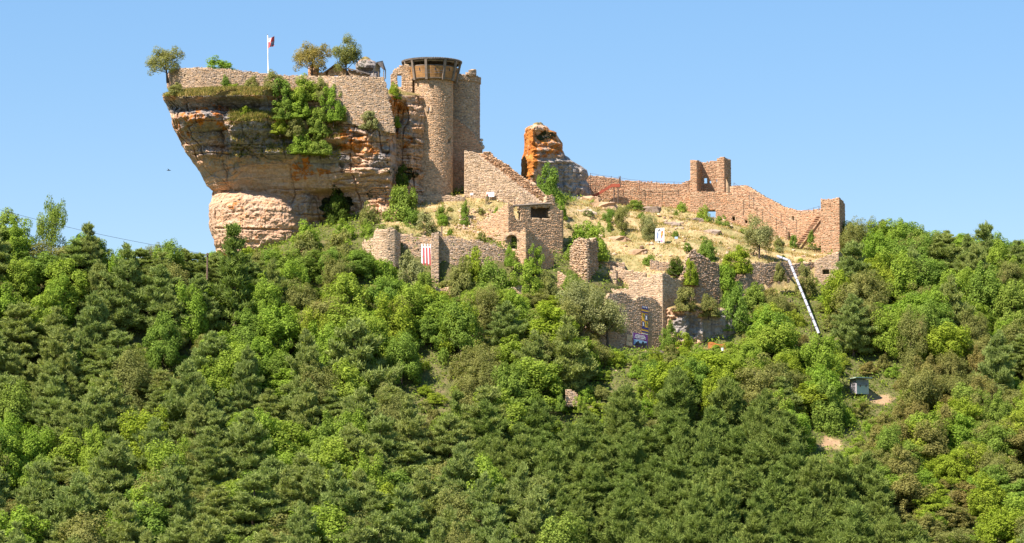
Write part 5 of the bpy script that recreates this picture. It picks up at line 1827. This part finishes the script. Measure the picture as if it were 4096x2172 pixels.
p, q = P(1388, 276, 351.9), P(1480, 300, 351.9)
n, u = Vector((0.0, 3.0, .5)), Vector((0, 0, .16))
child("roof", MB().add([p, q, q + n, p + n, p + u, q + u, q + n + u, p + n + u], [[3, 2, 1, 0], [4, 5, 6, 7], [0, 1, 5, 4], [1, 2, 6, 5], [2, 3, 7, 6], [3, 0, 4, 7]]), M_TILE, lean)
wall("low_wall_piece", "short low wall left of the stone hut on the platform", [C(1273, 351, 291, 318), C(1303, 351, 290, 318)], M_BUFF, 0.5, rag=0.03, singles=10, seed=93)
wall("stone_pier", "sunlit stone pier behind the trunk of the golden tree", [C(1232, 353, 268, 318), C(1250, 352.6, 264, 318), C(1274, 352.6, 272, 318), C(1276, 354, 275, 318)], M_ORANGE, 0.7, rag=0.05, corners=(2,), singles=10, cat="pillar", seed=94)
me, _, _, _ = rock("rock_shelter", 241, 320, [(236, 1444), (252, 1426), (275, 1420), (320, 1418)], [(236, 1470), (245, 1500), (262, 1516), (290, 1520), (320, 1524)],
                   lambda px, py: 355.5 + 0.8 * sstep(270, 276, py) - 0.4 * sstep(280, 300, py) + 0 * px, (25, 2), (25, 2), 362, 50, 40,
                   lambda px, py, V: {"ora": 0.3 * ell(px, py, 1470, 250, 60, 30), "gry": 0.8 * ell(px, py, 1480, 275, 70, 40), "mos": 0.5 * ell(px, py, 1470, 277, 60, 6)},
                   lambda x, y, z, px, py: 0.6 * fbm(x * .9, y * .9, z * 1.2, 4), cap=[(0.2, .2), (0.6, .5), (0.97, .6)])
tag(link("rock_shelter", me), "brown rock hump with an overhang behind the dark green tree", "rock")
tent = thing("canopy_roof", "small grey sheet gable roof on posts at the right end of the platform", "shelter", P(1515, 310, 350))
rid0, rid1 = P(1506, 249, 349.2), P(1531, 244, 352.2)
for nm, a, b in (("roof_sheet", P(1491, 284, 349.0), P(1516, 287, 351.5)), ("roof_sheet", P(1535, 281, 349.6), P(1544, 281, 352.6))):
    u = Vector((0, 0, .05))
    pts = [rid0, rid1, b, a]
    child(nm, MB().add(pts + [p + u for p in pts], [[3, 2, 1, 0], [4, 5, 6, 7], [0, 1, 5, 4], [1, 2, 6, 5], [2, 3, 7, 6], [3, 0, 4, 7]]), M_SLATE if a.x < rid0.x else M_WOOD, tent)
for p in (P(1495, 284, 349.2), P(1535, 282, 349.8), P(1514, 287, 351.4), P(1542, 281, 352.4)):
    child("post", MB().tube([p, Vector((p.x, p.y, p.z - 1.3))], .07, 5), M_WOOD, tent)

# flag
fl = thing("flagpole", "tall white flagpole with a small red, white and dark flag", "flagpole", P(1071, 310, 349))
child("pole", MB().tube([P(1073, 312, 349), P(1072, 225, 349), P(1070.5, 141, 349)], [.085, .075, .055], 8), M_WHITE, fl, True)
child("finial", MB().tube([P(1070.5, 141, 349), P(1070, 137, 349)], [.06, .03], 6), M_STEEL, fl)
me = bpy.data.meshes.new("flag")
nxf, nyf = 12, 14
vs, fs, mi = [], [], []
for j in range(nyf + 1):
    for i in range(nxf + 1):
        a, b = i / nxf, j / nyf
        x = 1073 + 24 * a
        y = 145 + 48 * b + 5 * math.sin(a * 3.2) * (1 - b) - 9 * a * b + 2 * math.sin(b * 9 + a * 4)
        w = P(x, y, 349)
        vs.append((w.x, w.y + 0.22 * math.sin(a * 7 + b * 3), w.z))
for j in range(nyf):
    for i in range(nxf):
        a, b = (i + .5) / nxf, (j + .5) / nyf
        m = 0
        if b < .5 and a < .38 + .2 * (0.3 - b):
            m = 1
        elif a > .45 and b > .38 + .25 * (1 - a) and b < .9:
            m = 2 if ((i + j) % 3) else 1
        if b < .1 and a < .5:
            m = 1
        k = j * (nxf + 1) + i
        fs.append([k, k + nxf + 1, k + nxf + 2, k + 1])
        mi.append(m)
L0 = Vector(fl.location)
me.from_pydata([tuple(Vector(v) - L0) for v in vs], [], fs)
for m in (M_RED, M_WHITE, M_BLUE):
    me.materials.append(m)
me.polygons.foreach_set("material_index", mi)
link("flag", me, fl)


# hanging banners
def on(px, py, Y0, Y1, x0, x1, off=0.16):
    """point on a wall plane running from (x0, Y0) to (x1, Y1)"""
    t = (px - x0) / (x1 - x0)
    return P(px, py, Y0 + (Y1 - Y0) * t - off)


bn = thing("striped_banner", "long white banner with red vertical stripes hanging on the curtain wall", "banner", P(1706, 1098, 333.9))


def bw(px, py):
    return on(px + (py - 975) * .05 * (px - 1685) / 40, py, 334.3, 333.95, 1660, 1724, 0.22 + 0.04 * math.sin(py * .05))


def strip(name, mat, parent, f, x0, x1, ys, off=0.0, yb=None):
    mb = MB()
    vs, fs = [], []
    for y in ys:
        for x in (x0, x1):
            yy = y if yb is None else y + (yb(x) - ys[-1]) * ((y - ys[0]) / (ys[-1] - ys[0]))
            w = f(x, yy)
            vs += [w + Vector((0, -off, 0)), w + Vector((0, -off + .02, 0))]
    for i in range(len(ys) - 1):
        k = i * 4
        fs += [[k, k + 4, k + 6, k + 2], [k + 1, k + 3, k + 7, k + 5], [k, k + 1, k + 5, k + 4], [k + 2, k + 6, k + 7, k + 3]]
    return child(name, MB().add(vs, fs), mat, parent)


ybf = lambda x: 1088 + (x - 1685) * .32
strip("cloth", M_WHITE, bn, bw, 1685, 1724, list(np.linspace(986, 1090, 12)), 0.0, ybf)
for x in (1691, 1702.5, 1714):
    strip("stripe", M_RED, bn, bw, x, x + 5.6, list(np.linspace(990, 1085, 12)), 0.06, lambda q: 1082 + (q - 1685) * .32)
for x in (1685, 1696.5, 1708, 1719):
    strip("hanging_tab", M_WHITE, bn, bw, x, x + 5, [975, 981, 986.5], 0.0)

yb_ = thing("heraldic_banner", "tall yellow and navy banner with emblems on the shaded gatehouse wall", "banner", P(2580, 1336, 330))


def gw(px, py):
    return on(px, py, 328.4, 331.1, 2490, 2630, 0.2)


def sk(x, y):
    return gw(x, y + (x - 2567) * .22)


strip("cloth", M_YELLOW, yb_, sk, 2567, 2592, list(np.linspace(1220, 1331, 8)), 0.0)
for a, b, x0, x1 in ((1221, 1235, 2567, 2592), (1243, 1249, 2567, 2592), (1306, 1314, 2567, 2592), (1322, 1328, 2567, 2592), (1254, 1279, 2579.5, 2591), (1284, 1307, 2568.5, 2578.5)):
    strip("navy_field", M_BLUE, yb_, sk, x0, x1, [a, (a + b) / 2, b], 0.03)
for x0, x1, a, b in ((2582, 2589, 1258, 1275), (2571, 2576.5, 1288, 1303)):
    strip("white_emblem", M_WHITE, yb_, sk, x0 + 1.2, x1 - 1.2, [a, b], 0.05)
    strip("white_emblem", M_WHITE, yb_, sk, x0, x1, [a, a + 3], 0.05)
    strip("white_emblem", M_WHITE, yb_, sk, x0, x1, [b - 3, b], 0.05)
for cx, a in ((2573, 1256), (2586, 1285)):
    strip("green_tree_emblem", M_GREEN, yb_, sk, cx - 2.6, cx + 2.6, [a, a + 8], 0.05)
    strip("green_tree_emblem", M_GREEN, yb_, sk, cx - .6, cx + .6, [a + 8, a + 18], 0.05)
for i in range(3):
    strip("white_mark", M_WHITE, yb_, sk, 2571 + i * 7, 2574 + i * 7, [1223, 1229], 0.05)
strip("fringe", M_WHITE, yb_, sk, 2567, 2592, [1331, 1334], 0.0)

ps = thing("purple_signboard", "purple signboard with white text and castle silhouette on the gatehouse wall", "sign", P(2560, 1392, 329.5))


def sg_(x, y):
    return gw(x, y + (x - 2531) * .2)


strip("panel", M_PURPLE, ps, sg_, 2532, 2591, [1329, 1345, 1360, 1382], 0.0)
strip("picture", M_SKYBLUE, ps, sg_, 2535, 2587, [1355, 1378.5], 0.03)
for i, (x0, x1, y) in enumerate(((2542, 2581, 1335.5), (2540, 2582, 1340.5), (2538.5, 2583, 1346))):
    # the printed lines are too blurred to read: rows of short word marks
    x = x0
    for w in ((3, 13, 4, 13), (8, 9, 12, 9), (12, 9, 14, 8))[i]:
        strip("text_word", M_WHITE, ps, sg_, x, min(x + w, x1), [y - 1.1, y + 1.5], 0.03)
        x += w + 1.4
strip("text_word", M_WHITE, ps, sg_, 2545, 2575, [1351.5, 1352.6], 0.03)
sil = [(2536, 1377), (2541, 1373), (2545, 1366), (2550, 1361), (2555, 1359), (2557, 1366), (2562, 1367), (2567, 1366), (2569, 1358), (2575, 1358), (2576, 1365), (2579, 1363), (2583, 1361), (2586.5, 1361), (2586.5, 1378), (2536, 1378)]
sheet("silhouette", M_BLACK, ps, [sg_(x, y) + Vector((0, -.035, 0)) for x, y in sil][::-1], .015)
strip("frame_edge", M_WHITE, ps, sg_, 2530.6, 2532, [1329, 1352], 0.0)
bb = thing("beige_board", "beige notice board leaning on the gatehouse wall left of purple signboard", "sign", P(2518, 1382, 329))
strip("panel", M_BEIGE, bb, sg_, 2507, 2528.5, [1341, 1367], 0.0)
strip("lower_panel", M_BEIGE, bb, sg_, 2505, 2530, [1369, 1386], 0.05)
for x in (2513, 2517, 2521, 2525):
    strip("mark", M_WOOD, bb, sg_, x, x + 1.2, [1361, 1364.5], 0.02)
mb = MB().box(P(2634, 1412, 321), (1.3, .08, .8), Matrix.Rotation(.25, 3, 'Y'))
ob = thing("brown_board", "dark brown tilted board beside the path below the gatehouse", "sign", P(2634, 1425, 321))
child("panel", mb, M_WOOD, ob)
child("post", MB().tube([P(2634, 1410, 321.06), P(2634, 1440, 321.06)], .05, 5), M_WOOD, ob)

# painted panel on the grass
pp = thing("painted_panel", "white upright panel painted with a white robed figure and orange streak", "panel", P(2639, 976, 349.6))
sheet("board", M_WHITE, pp, [P(2620, 974, 349.6), P(2657.5, 975, 349.6), P(2657.5, 911, 349.6), P(2621, 914, 349.6)], .06)


def dab(name, mat, pts, off=.02):
    sheet(name, mat, pp, [P(x, y, 349.6 - .07 - off) for x, y in pts], .012)


M_DBLUE = plain("blue paint", (0.12, 0.2, 0.42), .6)
M_ORP = plain("orange paint", (0.75, 0.22, 0.04), .6)
M_AMB = plain("amber paint", (0.82, 0.45, 0.05), .6)
M_MAG = plain("magenta paint", (0.6, 0.1, 0.45), .6)
M_PALE = plain("pale grey paint", (0.66, 0.68, 0.76), .6)
dab("blue_stroke", M_DBLUE, [(2627, 953), (2630, 953), (2633, 938), (2631, 928), (2629, 930), (2629, 940)])
dab("dark_head", M_BLACK, [(2636, 922), (2640.5, 922), (2640.5, 917), (2636, 917)])
dab("dark_head", M_BLACK, [(2630.5, 925), (2633.5, 925), (2634, 920), (2631.5, 920)])
dab("robe", M_PALE, [(2630, 964), (2642, 964), (2643, 940), (2641, 926), (2633, 926), (2632, 940)], .01)
dab("orange_stroke", M_ORP, [(2645, 954), (2648, 946), (2652, 924), (2646, 923), (2644, 935)])
dab("amber_stroke", M_AMB, [(2644, 941), (2649, 940), (2651, 932), (2645, 934)], .03)
dab("magenta_dab", M_MAG, [(2644, 967), (2648, 967), (2649, 960), (2646, 960)])
dab("dark_feet", M_BLACK, [(2634, 967), (2640, 967), (2640, 963), (2634, 963)])
for x in (2623, 2655):
    child("leg", MB().tube([P(x, 970, 349.75), P(x, 985, 349.75)], .04, 5), M_WOOD, pp)
bs = thing("blue_sign", "tiny pale blue sign on a stake right of the painted panel", "sign", P(2705, 975, 350))
child("plate", MB().box(P(2705, 951, 350), (.42, .04, .28)), plain("pale blue plate", (0.45, 0.6, 0.85), .5), bs)
child("stake", MB().tube([P(2705, 951, 350.05), P(2705, 985, 350.05)], .03, 5), M_WOOD, bs)

# signs and the figure by the stair wall
for nm, lab, x0, y0, x1, y1, Yw in (("white_sign", "blank white signboard behind the small figure on the stair wall", 1945, 767, 1977, 788, 349.2), ("white_sign", "small white notice left of the blank signboard", 1880, 771, 1893, 781, 349.6)):
    t = thing(nm, lab, "sign", P((x0 + x1) / 2, y1, Yw))
    sheet("plate", M_WHITE, t, [P(x0, y1, Yw), P(x1, y1 - 1, Yw), P(x1, y0, Yw), P(x0 + 1, y0 + 2, Yw)], .05)
    child("post", MB().tube([P((x0 + x1) / 2, y0 + 3, Yw + .05), P((x0 + x1) / 2, y1 + 30, Yw + .05)], .03, 5), M_STEEL, t)


def figure(loc, h, mats):
    """a standing mannequin, one continuous skinned body"""
    k = h / 1.75
    J = {"pel": (0, 0, .95), "waist": (0, 0, 1.1), "chest": (0, 0, 1.35), "neck": (0, 0, 1.5), "head": (0, -.02, 1.62), "top": (0, 0, 1.76),
         "ls": (-.2, 0, 1.43), "le": (-.3, -.05, 1.15), "lh": (-.27, -.22, .98), "rs": (.2, 0, 1.43), "re": (.27, .02, 1.13), "rh": (.24, -.1, .9),
         "lt": (-.1, 0, .9), "lk": (-.12, -.02, .5), "la": (-.12, .02, .08), "lf": (-.13, -.16, .03), "rt": (.1, 0, .9), "rk": (.13, -.01, .5), "ra": (.14, .02, .08), "rf": (.15, -.16, .03)}
    R = {"pel": .15, "waist": .14, "chest": .17, "neck": .06, "head": .105, "top": .07, "ls": .075, "le": .05, "lh": .04, "rs": .075, "re": .05, "rh": .04, "lt": .1, "lk": .065, "la": .045, "lf": .04, "rt": .1, "rk": .065, "ra": .045, "rf": .04}
    E = [("pel", "waist"), ("waist", "chest"), ("chest", "neck"), ("neck", "head"), ("head", "top"), ("chest", "ls"), ("ls", "le"), ("le", "lh"), ("chest", "rs"), ("rs", "re"), ("re", "rh"), ("pel", "lt"), ("lt", "lk"), ("lk", "la"), ("la", "lf"), ("pel", "rt"), ("rt", "rk"), ("rk", "ra"), ("ra", "rf")]
    names = list(J)
    me = bpy.data.meshes.new("statue_body")
    me.from_pydata([tuple(c * k for c in J[n]) for n in names], [(names.index(a), names.index(b)) for a, b in E], [])
    o = link("body", me)
    md = o.modifiers.new("skin", 'SKIN')
    for i, n in enumerate(names):
        me.skin_vertices[0].data[i].radius = (R[n] * k, R[n] * k)
        me.skin_vertices[0].data[i].use_root = (n == "pel")
    sb = o.modifiers.new("sub", 'SUBSURF')
    sb.levels = sb.render_levels = 1
    me.materials.append(mats)
    return o


fg = thing("statue", "small dark standing figure with a pointed hood and staff before white sign", "statue", P(1949, 819, 348.4))
b_ = figure((0, 0, 0), 1.45, M_WOOD)
b_.parent = fg
mb = MB()
z0 = P(1949, 819, 348.4)
mb.tube([z0 + Vector((0, 0, 1.28)), z0 + Vector((0, 0, 1.40)), z0 + Vector((.02, .02, 1.62))], [.14, .12, .01], 8)
child("hood", mb, M_RUST, fg)
child("tunic", MB().tube([z0 + Vector((0, 0, 1.18)), z0 + Vector((0, 0, .85)), z0 + Vector((0, 0, .58))], [.17, .17, .22], 10), plain("olive tunic", (0.16, 0.13, 0.05), .9), fg)
child("staff", MB().tube([z0 + Vector((-.24, -.2, 0)), z0 + Vector((-.24, -.2, 1.0))], .025, 5), M_WOOD, fg)
child("plinth", MB().box(z0 + Vector((0, 0, -.06)), (.7, .5, .16)), M_WOOD, fg)

# red metal stairs on the far wall
rs_ = thing("red_metal_stairs", "rust red metal stairs climbing to the wall walk beside the pinnacle", "stairs", P(2420, 830, 370.5))
for dy in (0.0, 0.9):
    p0, p1, p2 = P(2358, 803, 370 + dy), P(2447, 748, 370.3 + dy), P(2480, 748, 370.3 + dy)
    mb = MB()
    for a, b in ((p0, p1), (p1, p2)):
        u = Vector((0, 0, .5))
        t = Vector((0, .07, 0))
        mb.add([a, b, b + u, a + u, a + t, b + t, b + u + t, a + u + t], [[0, 1, 2, 3], [7, 6, 5, 4], [0, 4, 5, 1], [1, 5, 6, 2], [2, 6, 7, 3], [3, 7, 4, 0]])
    child("stringer", mb, M_RUST, rs_)
for i in range(13):
    p = P(2360, 801, 370.5).lerp(P(2446, 749, 370.8), i / 12)
    child("tread", MB().box(p + Vector((0, 0, .12)), (.3, .85, .05)), M_RUST, rs_)
child("platform", MB().box(P(2463, 747, 370.8), (1.3, .9, .07)), M_RUST, rs_)
for x in (2456, 2472):
    child("support_post", MB().tube([P(x, 750, 370.5), P(x, 835, 370.5)], .09, 6), M_STEEL, rs_)
for x in (2446, 2476, 2480, 2482, 2383):
    yb2 = 750 if x > 2400 else 790
    child("railing_post", MB().tube([P(x, yb2, 370.4), P(x, yb2 - 46, 370.4)], .035, 5), M_STEEL, rs_)


def railing(label, pts, Y, wire=True):
    t = thing("wire_railing", label, "railing", P(pts[0][0], pts[0][2], Y[0]))
    tops = []
    for i, (x, yt, yb3) in enumerate(pts):
        yy = Y[0] + (Y[1] - Y[0]) * i / max(1, len(pts) - 1)
        tops.append(P(x, yt, yy))
        child("post", MB().tube([P(x, yt, yy), P(x, yb3, yy)], .04, 5), M_STEEL, t)
    for k in (0.02, .45):
        for a, b in zip(tops[:-1], tops[1:]):
            child("wire", MB().tube([a - Vector((0, 0, k)), (a + b) / 2 - Vector((0, 0, k + .06)), b - Vector((0, 0, k))], .018, 4), M_STEEL, t)
    return t


railing("thin wire railing along the top of the upper curtain wall", [(2362, 692, 760), (2446, 706, 757), (2478, 710, 757), (2558, 721, 757), (2627, 724, 757), (2696, 727, 757), (2752, 728, 760)], (371.6, 372))
railing("thin wire railing down the stepped curtain wall", [(2936, 731, 790), (2997, 770, 830), (3015, 770, 835), (3080, 818, 880), (3124, 852, 905), (3186, 880, 930)], (368.8, 366.5))
railing("thin wire railing beside the corner tower", [(3200, 846, 860), (3235, 836, 850), (3255, 830, 850), (3276, 824, 860)], (364, 363))
railing("thin wire railing above the roofless house", [(2016, 795, 830), (2058, 790, 820), (2100, 776, 820), (2140, 776, 815)], (342, 343))

# white chute
ch = thing("rubble_chute", "long pale grey chute running down from the terrace edge into the trees", "chute", P(3275, 1340, 335))
A_, B_, D_ = P(3110, 1025, 349.2), P(3156, 1042, 347.6), P(3277, 1338, 333.0)
for (a, b, n) in ((A_, B_, 2), (B_, D_, 11)):
    for i in range(n):
        p, q = a.lerp(b, i / n), a.lerp(b, (i + .96) / n)
        sg2 = child("duct_segment", MB().tube([p, q], [.185, .175], 8), M_GREYPLASTIC, ch)
        child("collar", MB().tube([q.lerp(p, .06), q], [.205, .205], 8), M_STEEL, sg2)
for t in (.82,):
    p = B_.lerp(D_, t)
    child("support_prop", MB().tube([p + Vector((-.3, 0, .6)), Vector((p.x - .3, p.y, gz(p.x, p.y) - .2))], .06, 5), M_STEEL, ch)

# green shed
M_SHED = plain("pale green sheet metal", (0.42, 0.55, 0.50), .5, var=.1)
M_SHEDG = plain("grey shed shutters", (0.22, 0.26, 0.29), .6, var=.12)
M_SHEDL = plain("lilac grey render", (0.40, 0.36, 0.37), .8, var=.1)
M_SHEDR = plain("pale green roof edge", (0.48, 0.58, 0.44), .6, var=.1)
sh = thing("green_shed", "little pale green shed with a flat overhanging roof on the right slope", "shed", P(3440, 1570, 317.5))
a, b, c = P(3399, 1545, 319.5), P(3427, 1545, 316.8), P(3475, 1550, 318.3)
zt_, zb_ = P(3427, 1517, 316.8).z, P(3427, 1575, 316.8).z
for nm, p, q, m in (("side_wall", a, b, M_SHEDL), ("front_wall", b, c, M_SHED), ("rear_wall", c, a + (c - b), M_SHEDL), ("far_wall", a + (c - b), a, M_SHEDL)):
    child(nm, MB().add([(p.x, p.y, zb_), (q.x, q.y, zb_), (q.x, q.y, zt_), (p.x, p.y, zt_)], [[0, 1, 2, 3]]), m, sh)
d = (c - b)
nrm_ = Vector((d.y, -d.x, 0)).normalized()
for t0, t1 in ((.03, .5), (.52, .98)):
    p, q = b + d * t0 + nrm_ * .05, b + d * t1 + nrm_ * .05
    zm = zt_ - (zt_ - zb_) * .42
    o_ = child("shutter", MB().add([(p.x, p.y, zm), (q.x, q.y, zm), (q.x, q.y, zt_ - .02), (p.x, p.y, zt_ - .02)], [[0, 1, 2, 3]]), M_SHEDG, sh)
    h_ = (p + q) / 2 + nrm_ * .03
    child("hinge", MB().box((h_.x, h_.y, zm - .05), (.1, .06, .3)), M_STEEL, o_)
p = b + d * .5 + nrm_ * .06
rp = [a + (a - b) * .25 - d * .1, b - (a - b) * .3 - d * .25, c - (a - b) * .3 + d * .12, a + d * 1.1 + (a - b) * .25]
child("roof", MB().add([(q.x, q.y, zt_ + .05 + (.1 if i in (1, 2) else 0)) for i, q in enumerate(rp)] + [(q.x, q.y, zt_ + .18 + (.1 if i in (1, 2) else 0)) for i, q in enumerate(rp)], [[3, 2, 1, 0], [4, 5, 6, 7], [0, 1, 5, 4], [1, 2, 6, 5], [2, 3, 7, 6], [3, 0, 4, 7]]), M_SHEDR, sh)
wb = thing("white_box", "tiny white box at the right of the very dark rounded tree", "box", P(3945, 1655, 311))
child("body", MB().box(P(3945, 1650, 311), (.5, .4, .55)), M_WHITE, wb)
child("lid", MB().box(P(3945, 1641, 311), (.56, .46, .06)), M_SLATE, wb)

# power pole and cable
up = thing("utility_pole", "thin brown utility pole in the trees left of the rock", "pole", P(829, 1110, 322.5))
child("pole", MB().tube([P(829, 1120, 322.5), P(830, 1012, 322.5)], [.14, .11], 7), M_BARKPINE, up)
child("insulator", MB().box(P(830, 1019, 322.3), (.45, .1, .1)), M_STEEL, up)
cb = thing("power_cable", "dark power cable sagging across the left sky to the utility pole", "cable", P(830, 1018, 322.3))
pts = []
for i in range(25):
    t = i / 24
    x = -300 + 1130 * t
    y = 752 + (1018 - 752) * t - 0 + 22 * math.sin(math.pi * t)
    pts.append(P(x, y, 322.3 - 6 * (1 - t)))
child("wire", MB().tube(pts, .022, 5), M_BLACK, cb)
zc_ = thing("cable", "thin cable slanting down across the thicket beside the pale rock face", "cable", P(2800, 1200, 333))
child("wire", MB().tube([P(2620, 1040, 338), P(2900, 1240, 331), P(3060, 1345, 328)], .011, 4), M_STEEL, zc_)

# odds and ends
wp = thing("wooden_post", "short brown wooden post above the lower curtain wall", "post", P(1767, 940, 335.6))
child("shaft", MB().tube([P(1767, 945, 335.6), P(1767, 908, 335.6)], [.11, .1], 6), M_BARKPINE, wp)
child("cap", MB().box(P(1767, 907.5, 335.6), (.26, .26, .06)), M_WOOD, wp)
of = thing("orange_mesh_fence", "sagging orange safety mesh at the end of the gatehouse path", "fence", P(2865, 1400, 326))
xs = np.linspace(2832, 2902, 9)
for i, x in enumerate(xs):
    if i % 2 == 0:
        child("stake", MB().tube([P(x, 1372, 326), P(x, 1408, 326)], .03, 5), M_STEEL, of)
for r_ in range(5):
    mb = MB()
    for x, x2 in zip(xs[:-1], xs[1:]):
        y0 = 1376 + r_ * 5 + 5 * math.sin(x * .09)
        y1 = 1376 + r_ * 5 + 5 * math.sin(x2 * .09)
        p, q = P(x, y0, 325.95), P(x2, y1, 325.95)
        u = Vector((0, 0, .09))
        mb.add([p, q, q + u, p + u], [[0, 1, 2, 3]])
    child("mesh_band", mb, M_ORANGEP, of)
ws = thing("white_sign", "small white sign on a stake in front of the orange mesh", "sign", P(2889, 1410, 325))
child("plate", MB().box(P(2889, 1397, 325), (.3, .04, .4)), M_WHITE, ws)
child("stake", MB().tube([P(2889, 1397, 325.05), P(2889, 1415, 325.05)], .025, 5), M_STEEL, ws)
rb = thing("red_bucket", "small red bucket on the path right of the gatehouse corner", "bucket", P(2712, 1400, 326))
child("body", MB().tube([P(2712, 1401, 326), P(2712, 1392, 326)], [.13, .18], 8), M_RUST, rb)
child("rim", MB().tube([P(2712, 1392.3, 326), P(2712, 1391, 326)], [.2, .2], 8), M_RED, rb)
# bird in the left sky
bd = MB()
c = P(675, 681, 330)
bd.tube([c + Vector((-.28, 0, 0)), c, c + Vector((.3, 0, -.03))], [.03, .08, .02], 6)
bd.add([c + Vector((-.05, 0, .02)), c + Vector((.12, -.1, .02)), c + Vector((-.1, -.5, .2)), c + Vector((.12, .1, .02)), c + Vector((-.1, .5, .22))], [[0, 1, 2], [0, 4, 3]])
bt_ = thing("bird", "tiny dark bird flying in the sky left of the rock", "bird", c)
child("body", bd, M_BLACK, bt_)
# weight hanging from the rear tower
hw_ = thing("stone_bulge", "pale stone knob at the lower right edge of the rear tower", "rock", P(1926, 600, 355))
mb = MB()
for cx, cy, r_ in ((1925, 588, .42), (1922, 574, .3), (1926, 560, .22)):
    p = P(cx, cy, 355.2)
    vs, fs = [], []
    for i in range(5):
        for j in range(8):
            f1, f2 = math.pi * (i + .5) / 5, 2 * math.pi * j / 8
            q = r_ * (1 + .25 * math.sin(i * 7.1 + j * 3.3))
            vs.append(p + Vector((math.sin(f1) * math.cos(f2), math.sin(f1) * math.sin(f2), math.cos(f1))) * q)
    for i in range(4):
        for j in range(8):
            fs.append([i * 8 + j, (i + 1) * 8 + j, (i + 1) * 8 + (j + 1) % 8, i * 8 + (j + 1) % 8])
    mb.add(vs, fs + [list(range(8)), list(range(32, 40))[::-1]])
child("lump", mb, M_BUFF, hw_, True)


# ------------------------------------------------------------------ loose stones
def pebble(seed):
    r = random.Random(seed)
    vs, fs = [], []
    for i in range(4):
        for j in range(6):
            f1, f2 = math.pi * (i + .5) / 4, 2 * math.pi * j / 6
            q = .5 * r.uniform(.75, 1.15)
            vs.append((math.sin(f1) * math.cos(f2) * q, math.sin(f1) * math.sin(f2) * q, math.cos(f1) * q * .7))
    for i in range(3):
        for j in range(6):
            fs.append([i * 6 + j, (i + 1) * 6 + j, (i + 1) * 6 + (j + 1) % 6, i * 6 + (j + 1) % 6])
    fs += [list(range(6)), list(range(18, 24))[::-1]]
    return vs, fs


def rubble(name, label, poly, n, size, mat, seed):
    r = random.Random(seed)
    xs, ys = [p[0] for p in poly], [p[1] for p in poly]
    mb = MB()
    sh_ = [pebble(k) for k in range(6)]
    pts = []
    while len(pts) < n:
        x, y = r.uniform(min(xs), max(xs)), r.uniform(min(ys), max(ys))
        if in_poly(np.array([x]), np.array([y]), poly)[0]:
            pts.append((x, y))
    zs = ground_z(np.array([p[0] for p in pts]), np.array([p[1] for p in pts]))
    for (x, y), z in zip(pts, zs):
        v, f = sh_[r.randrange(6)]
        s_ = size[0] + (size[1] - size[0]) * r.random() ** 2.5
        a_ = r.uniform(0, 6.28)
        ca, sa = math.cos(a_), math.sin(a_)
        mb.add([(x + s_ * (p[0] * ca - p[1] * sa), y + s_ * (p[0] * sa + p[1] * ca), z + s_ * (p[2] + .12)) for p in v], f)
    o = mb.obj(name, mat)
    return tag(o, label, kind="stuff")


rubble("rubble", "heap of pale rubble stones left of the roofless house", plan([(1840, 905, 347), (2000, 850, 347), (1990, 900, 341.5), (1880, 930, 339), (1820, 930, 340)]), 420, (.15, .6), M_BUFF, 1)
rubble("rubble", "loose pale stones scattered over the dry terraces", DRY[0], 520, (.12, .75), M_BUFF, 2)
rubble("rubble", "loose stones on the slope in front of the round tower", DRY[1], 260, (.1, .5), M_BUFF, 3)
rubble("rubble", "loose stones along the path below the gatehouse", DRY[2], 120, (.1, .4), M_BUFF, 4)

# rock ledges showing through the dry grass
GL = "grey rock ledges in the dry terraces"
for i, (px, py, Yl, w, h, lab) in enumerate([
        (2470, 975, 349.5, 3.6, .7, "dark rock ledge below the slender terrace tree"), (2690, 900, 360, 3.2, .8, "rock ledge above the painted panel on its right"), (2780, 880, 364, 2.6, .7, "rock ledge left of the tall gateway bush"),
        (2600, 855, 367, 3.4, .7, "rock ledge under the wall walk"), (2420, 850, 363, 4.4, .9, "pale rock ledge below the red metal stairs"), (2840, 935, 358, 3.4, .8, "rock ledge below the gateway"),
        (2560, 1010, 346, 3.0, .6, "low dark ledge left under the painted panel"), (2340, 880, 355, 3.0, .8, "pale outcrop right of the roofless house"), (2360, 800, 366, 3.6, 1.1, "pale rock step at the foot of the pinnacle")]):
    r = random.Random(900 + i)
    c = P(px, py, Yl)
    zz = gz(c.x, Yl) - .22
    nn = 14
    vs, fs = [], []
    for lv, (zo, sc_) in enumerate(((-.6, 1.1), (0.05, 1.0), (h * .6, .92), (h * .75, .6))):
        for j in range(nn):
            t = 2 * math.pi * j / nn
            q = sc_ * r.uniform(.7, 1.2)
            vs.append((c.x + w / 2 * math.cos(t) * q, Yl + .9 * math.sin(t) * q, zz + zo + r.uniform(-.16, .16)))
    for lv in range(3):
        for j in range(nn):
            fs.append([lv * nn + j, lv * nn + (j + 1) % nn, (lv + 1) * nn + (j + 1) % nn, (lv + 1) * nn + j])
    fs.append(list(range(3 * nn, 4 * nn)))
    o = MB().add(vs, fs).obj("rock_ledge", M_GREY, origin=(c.x, Yl, zz))
    tag(o, lab, "rock", GL)
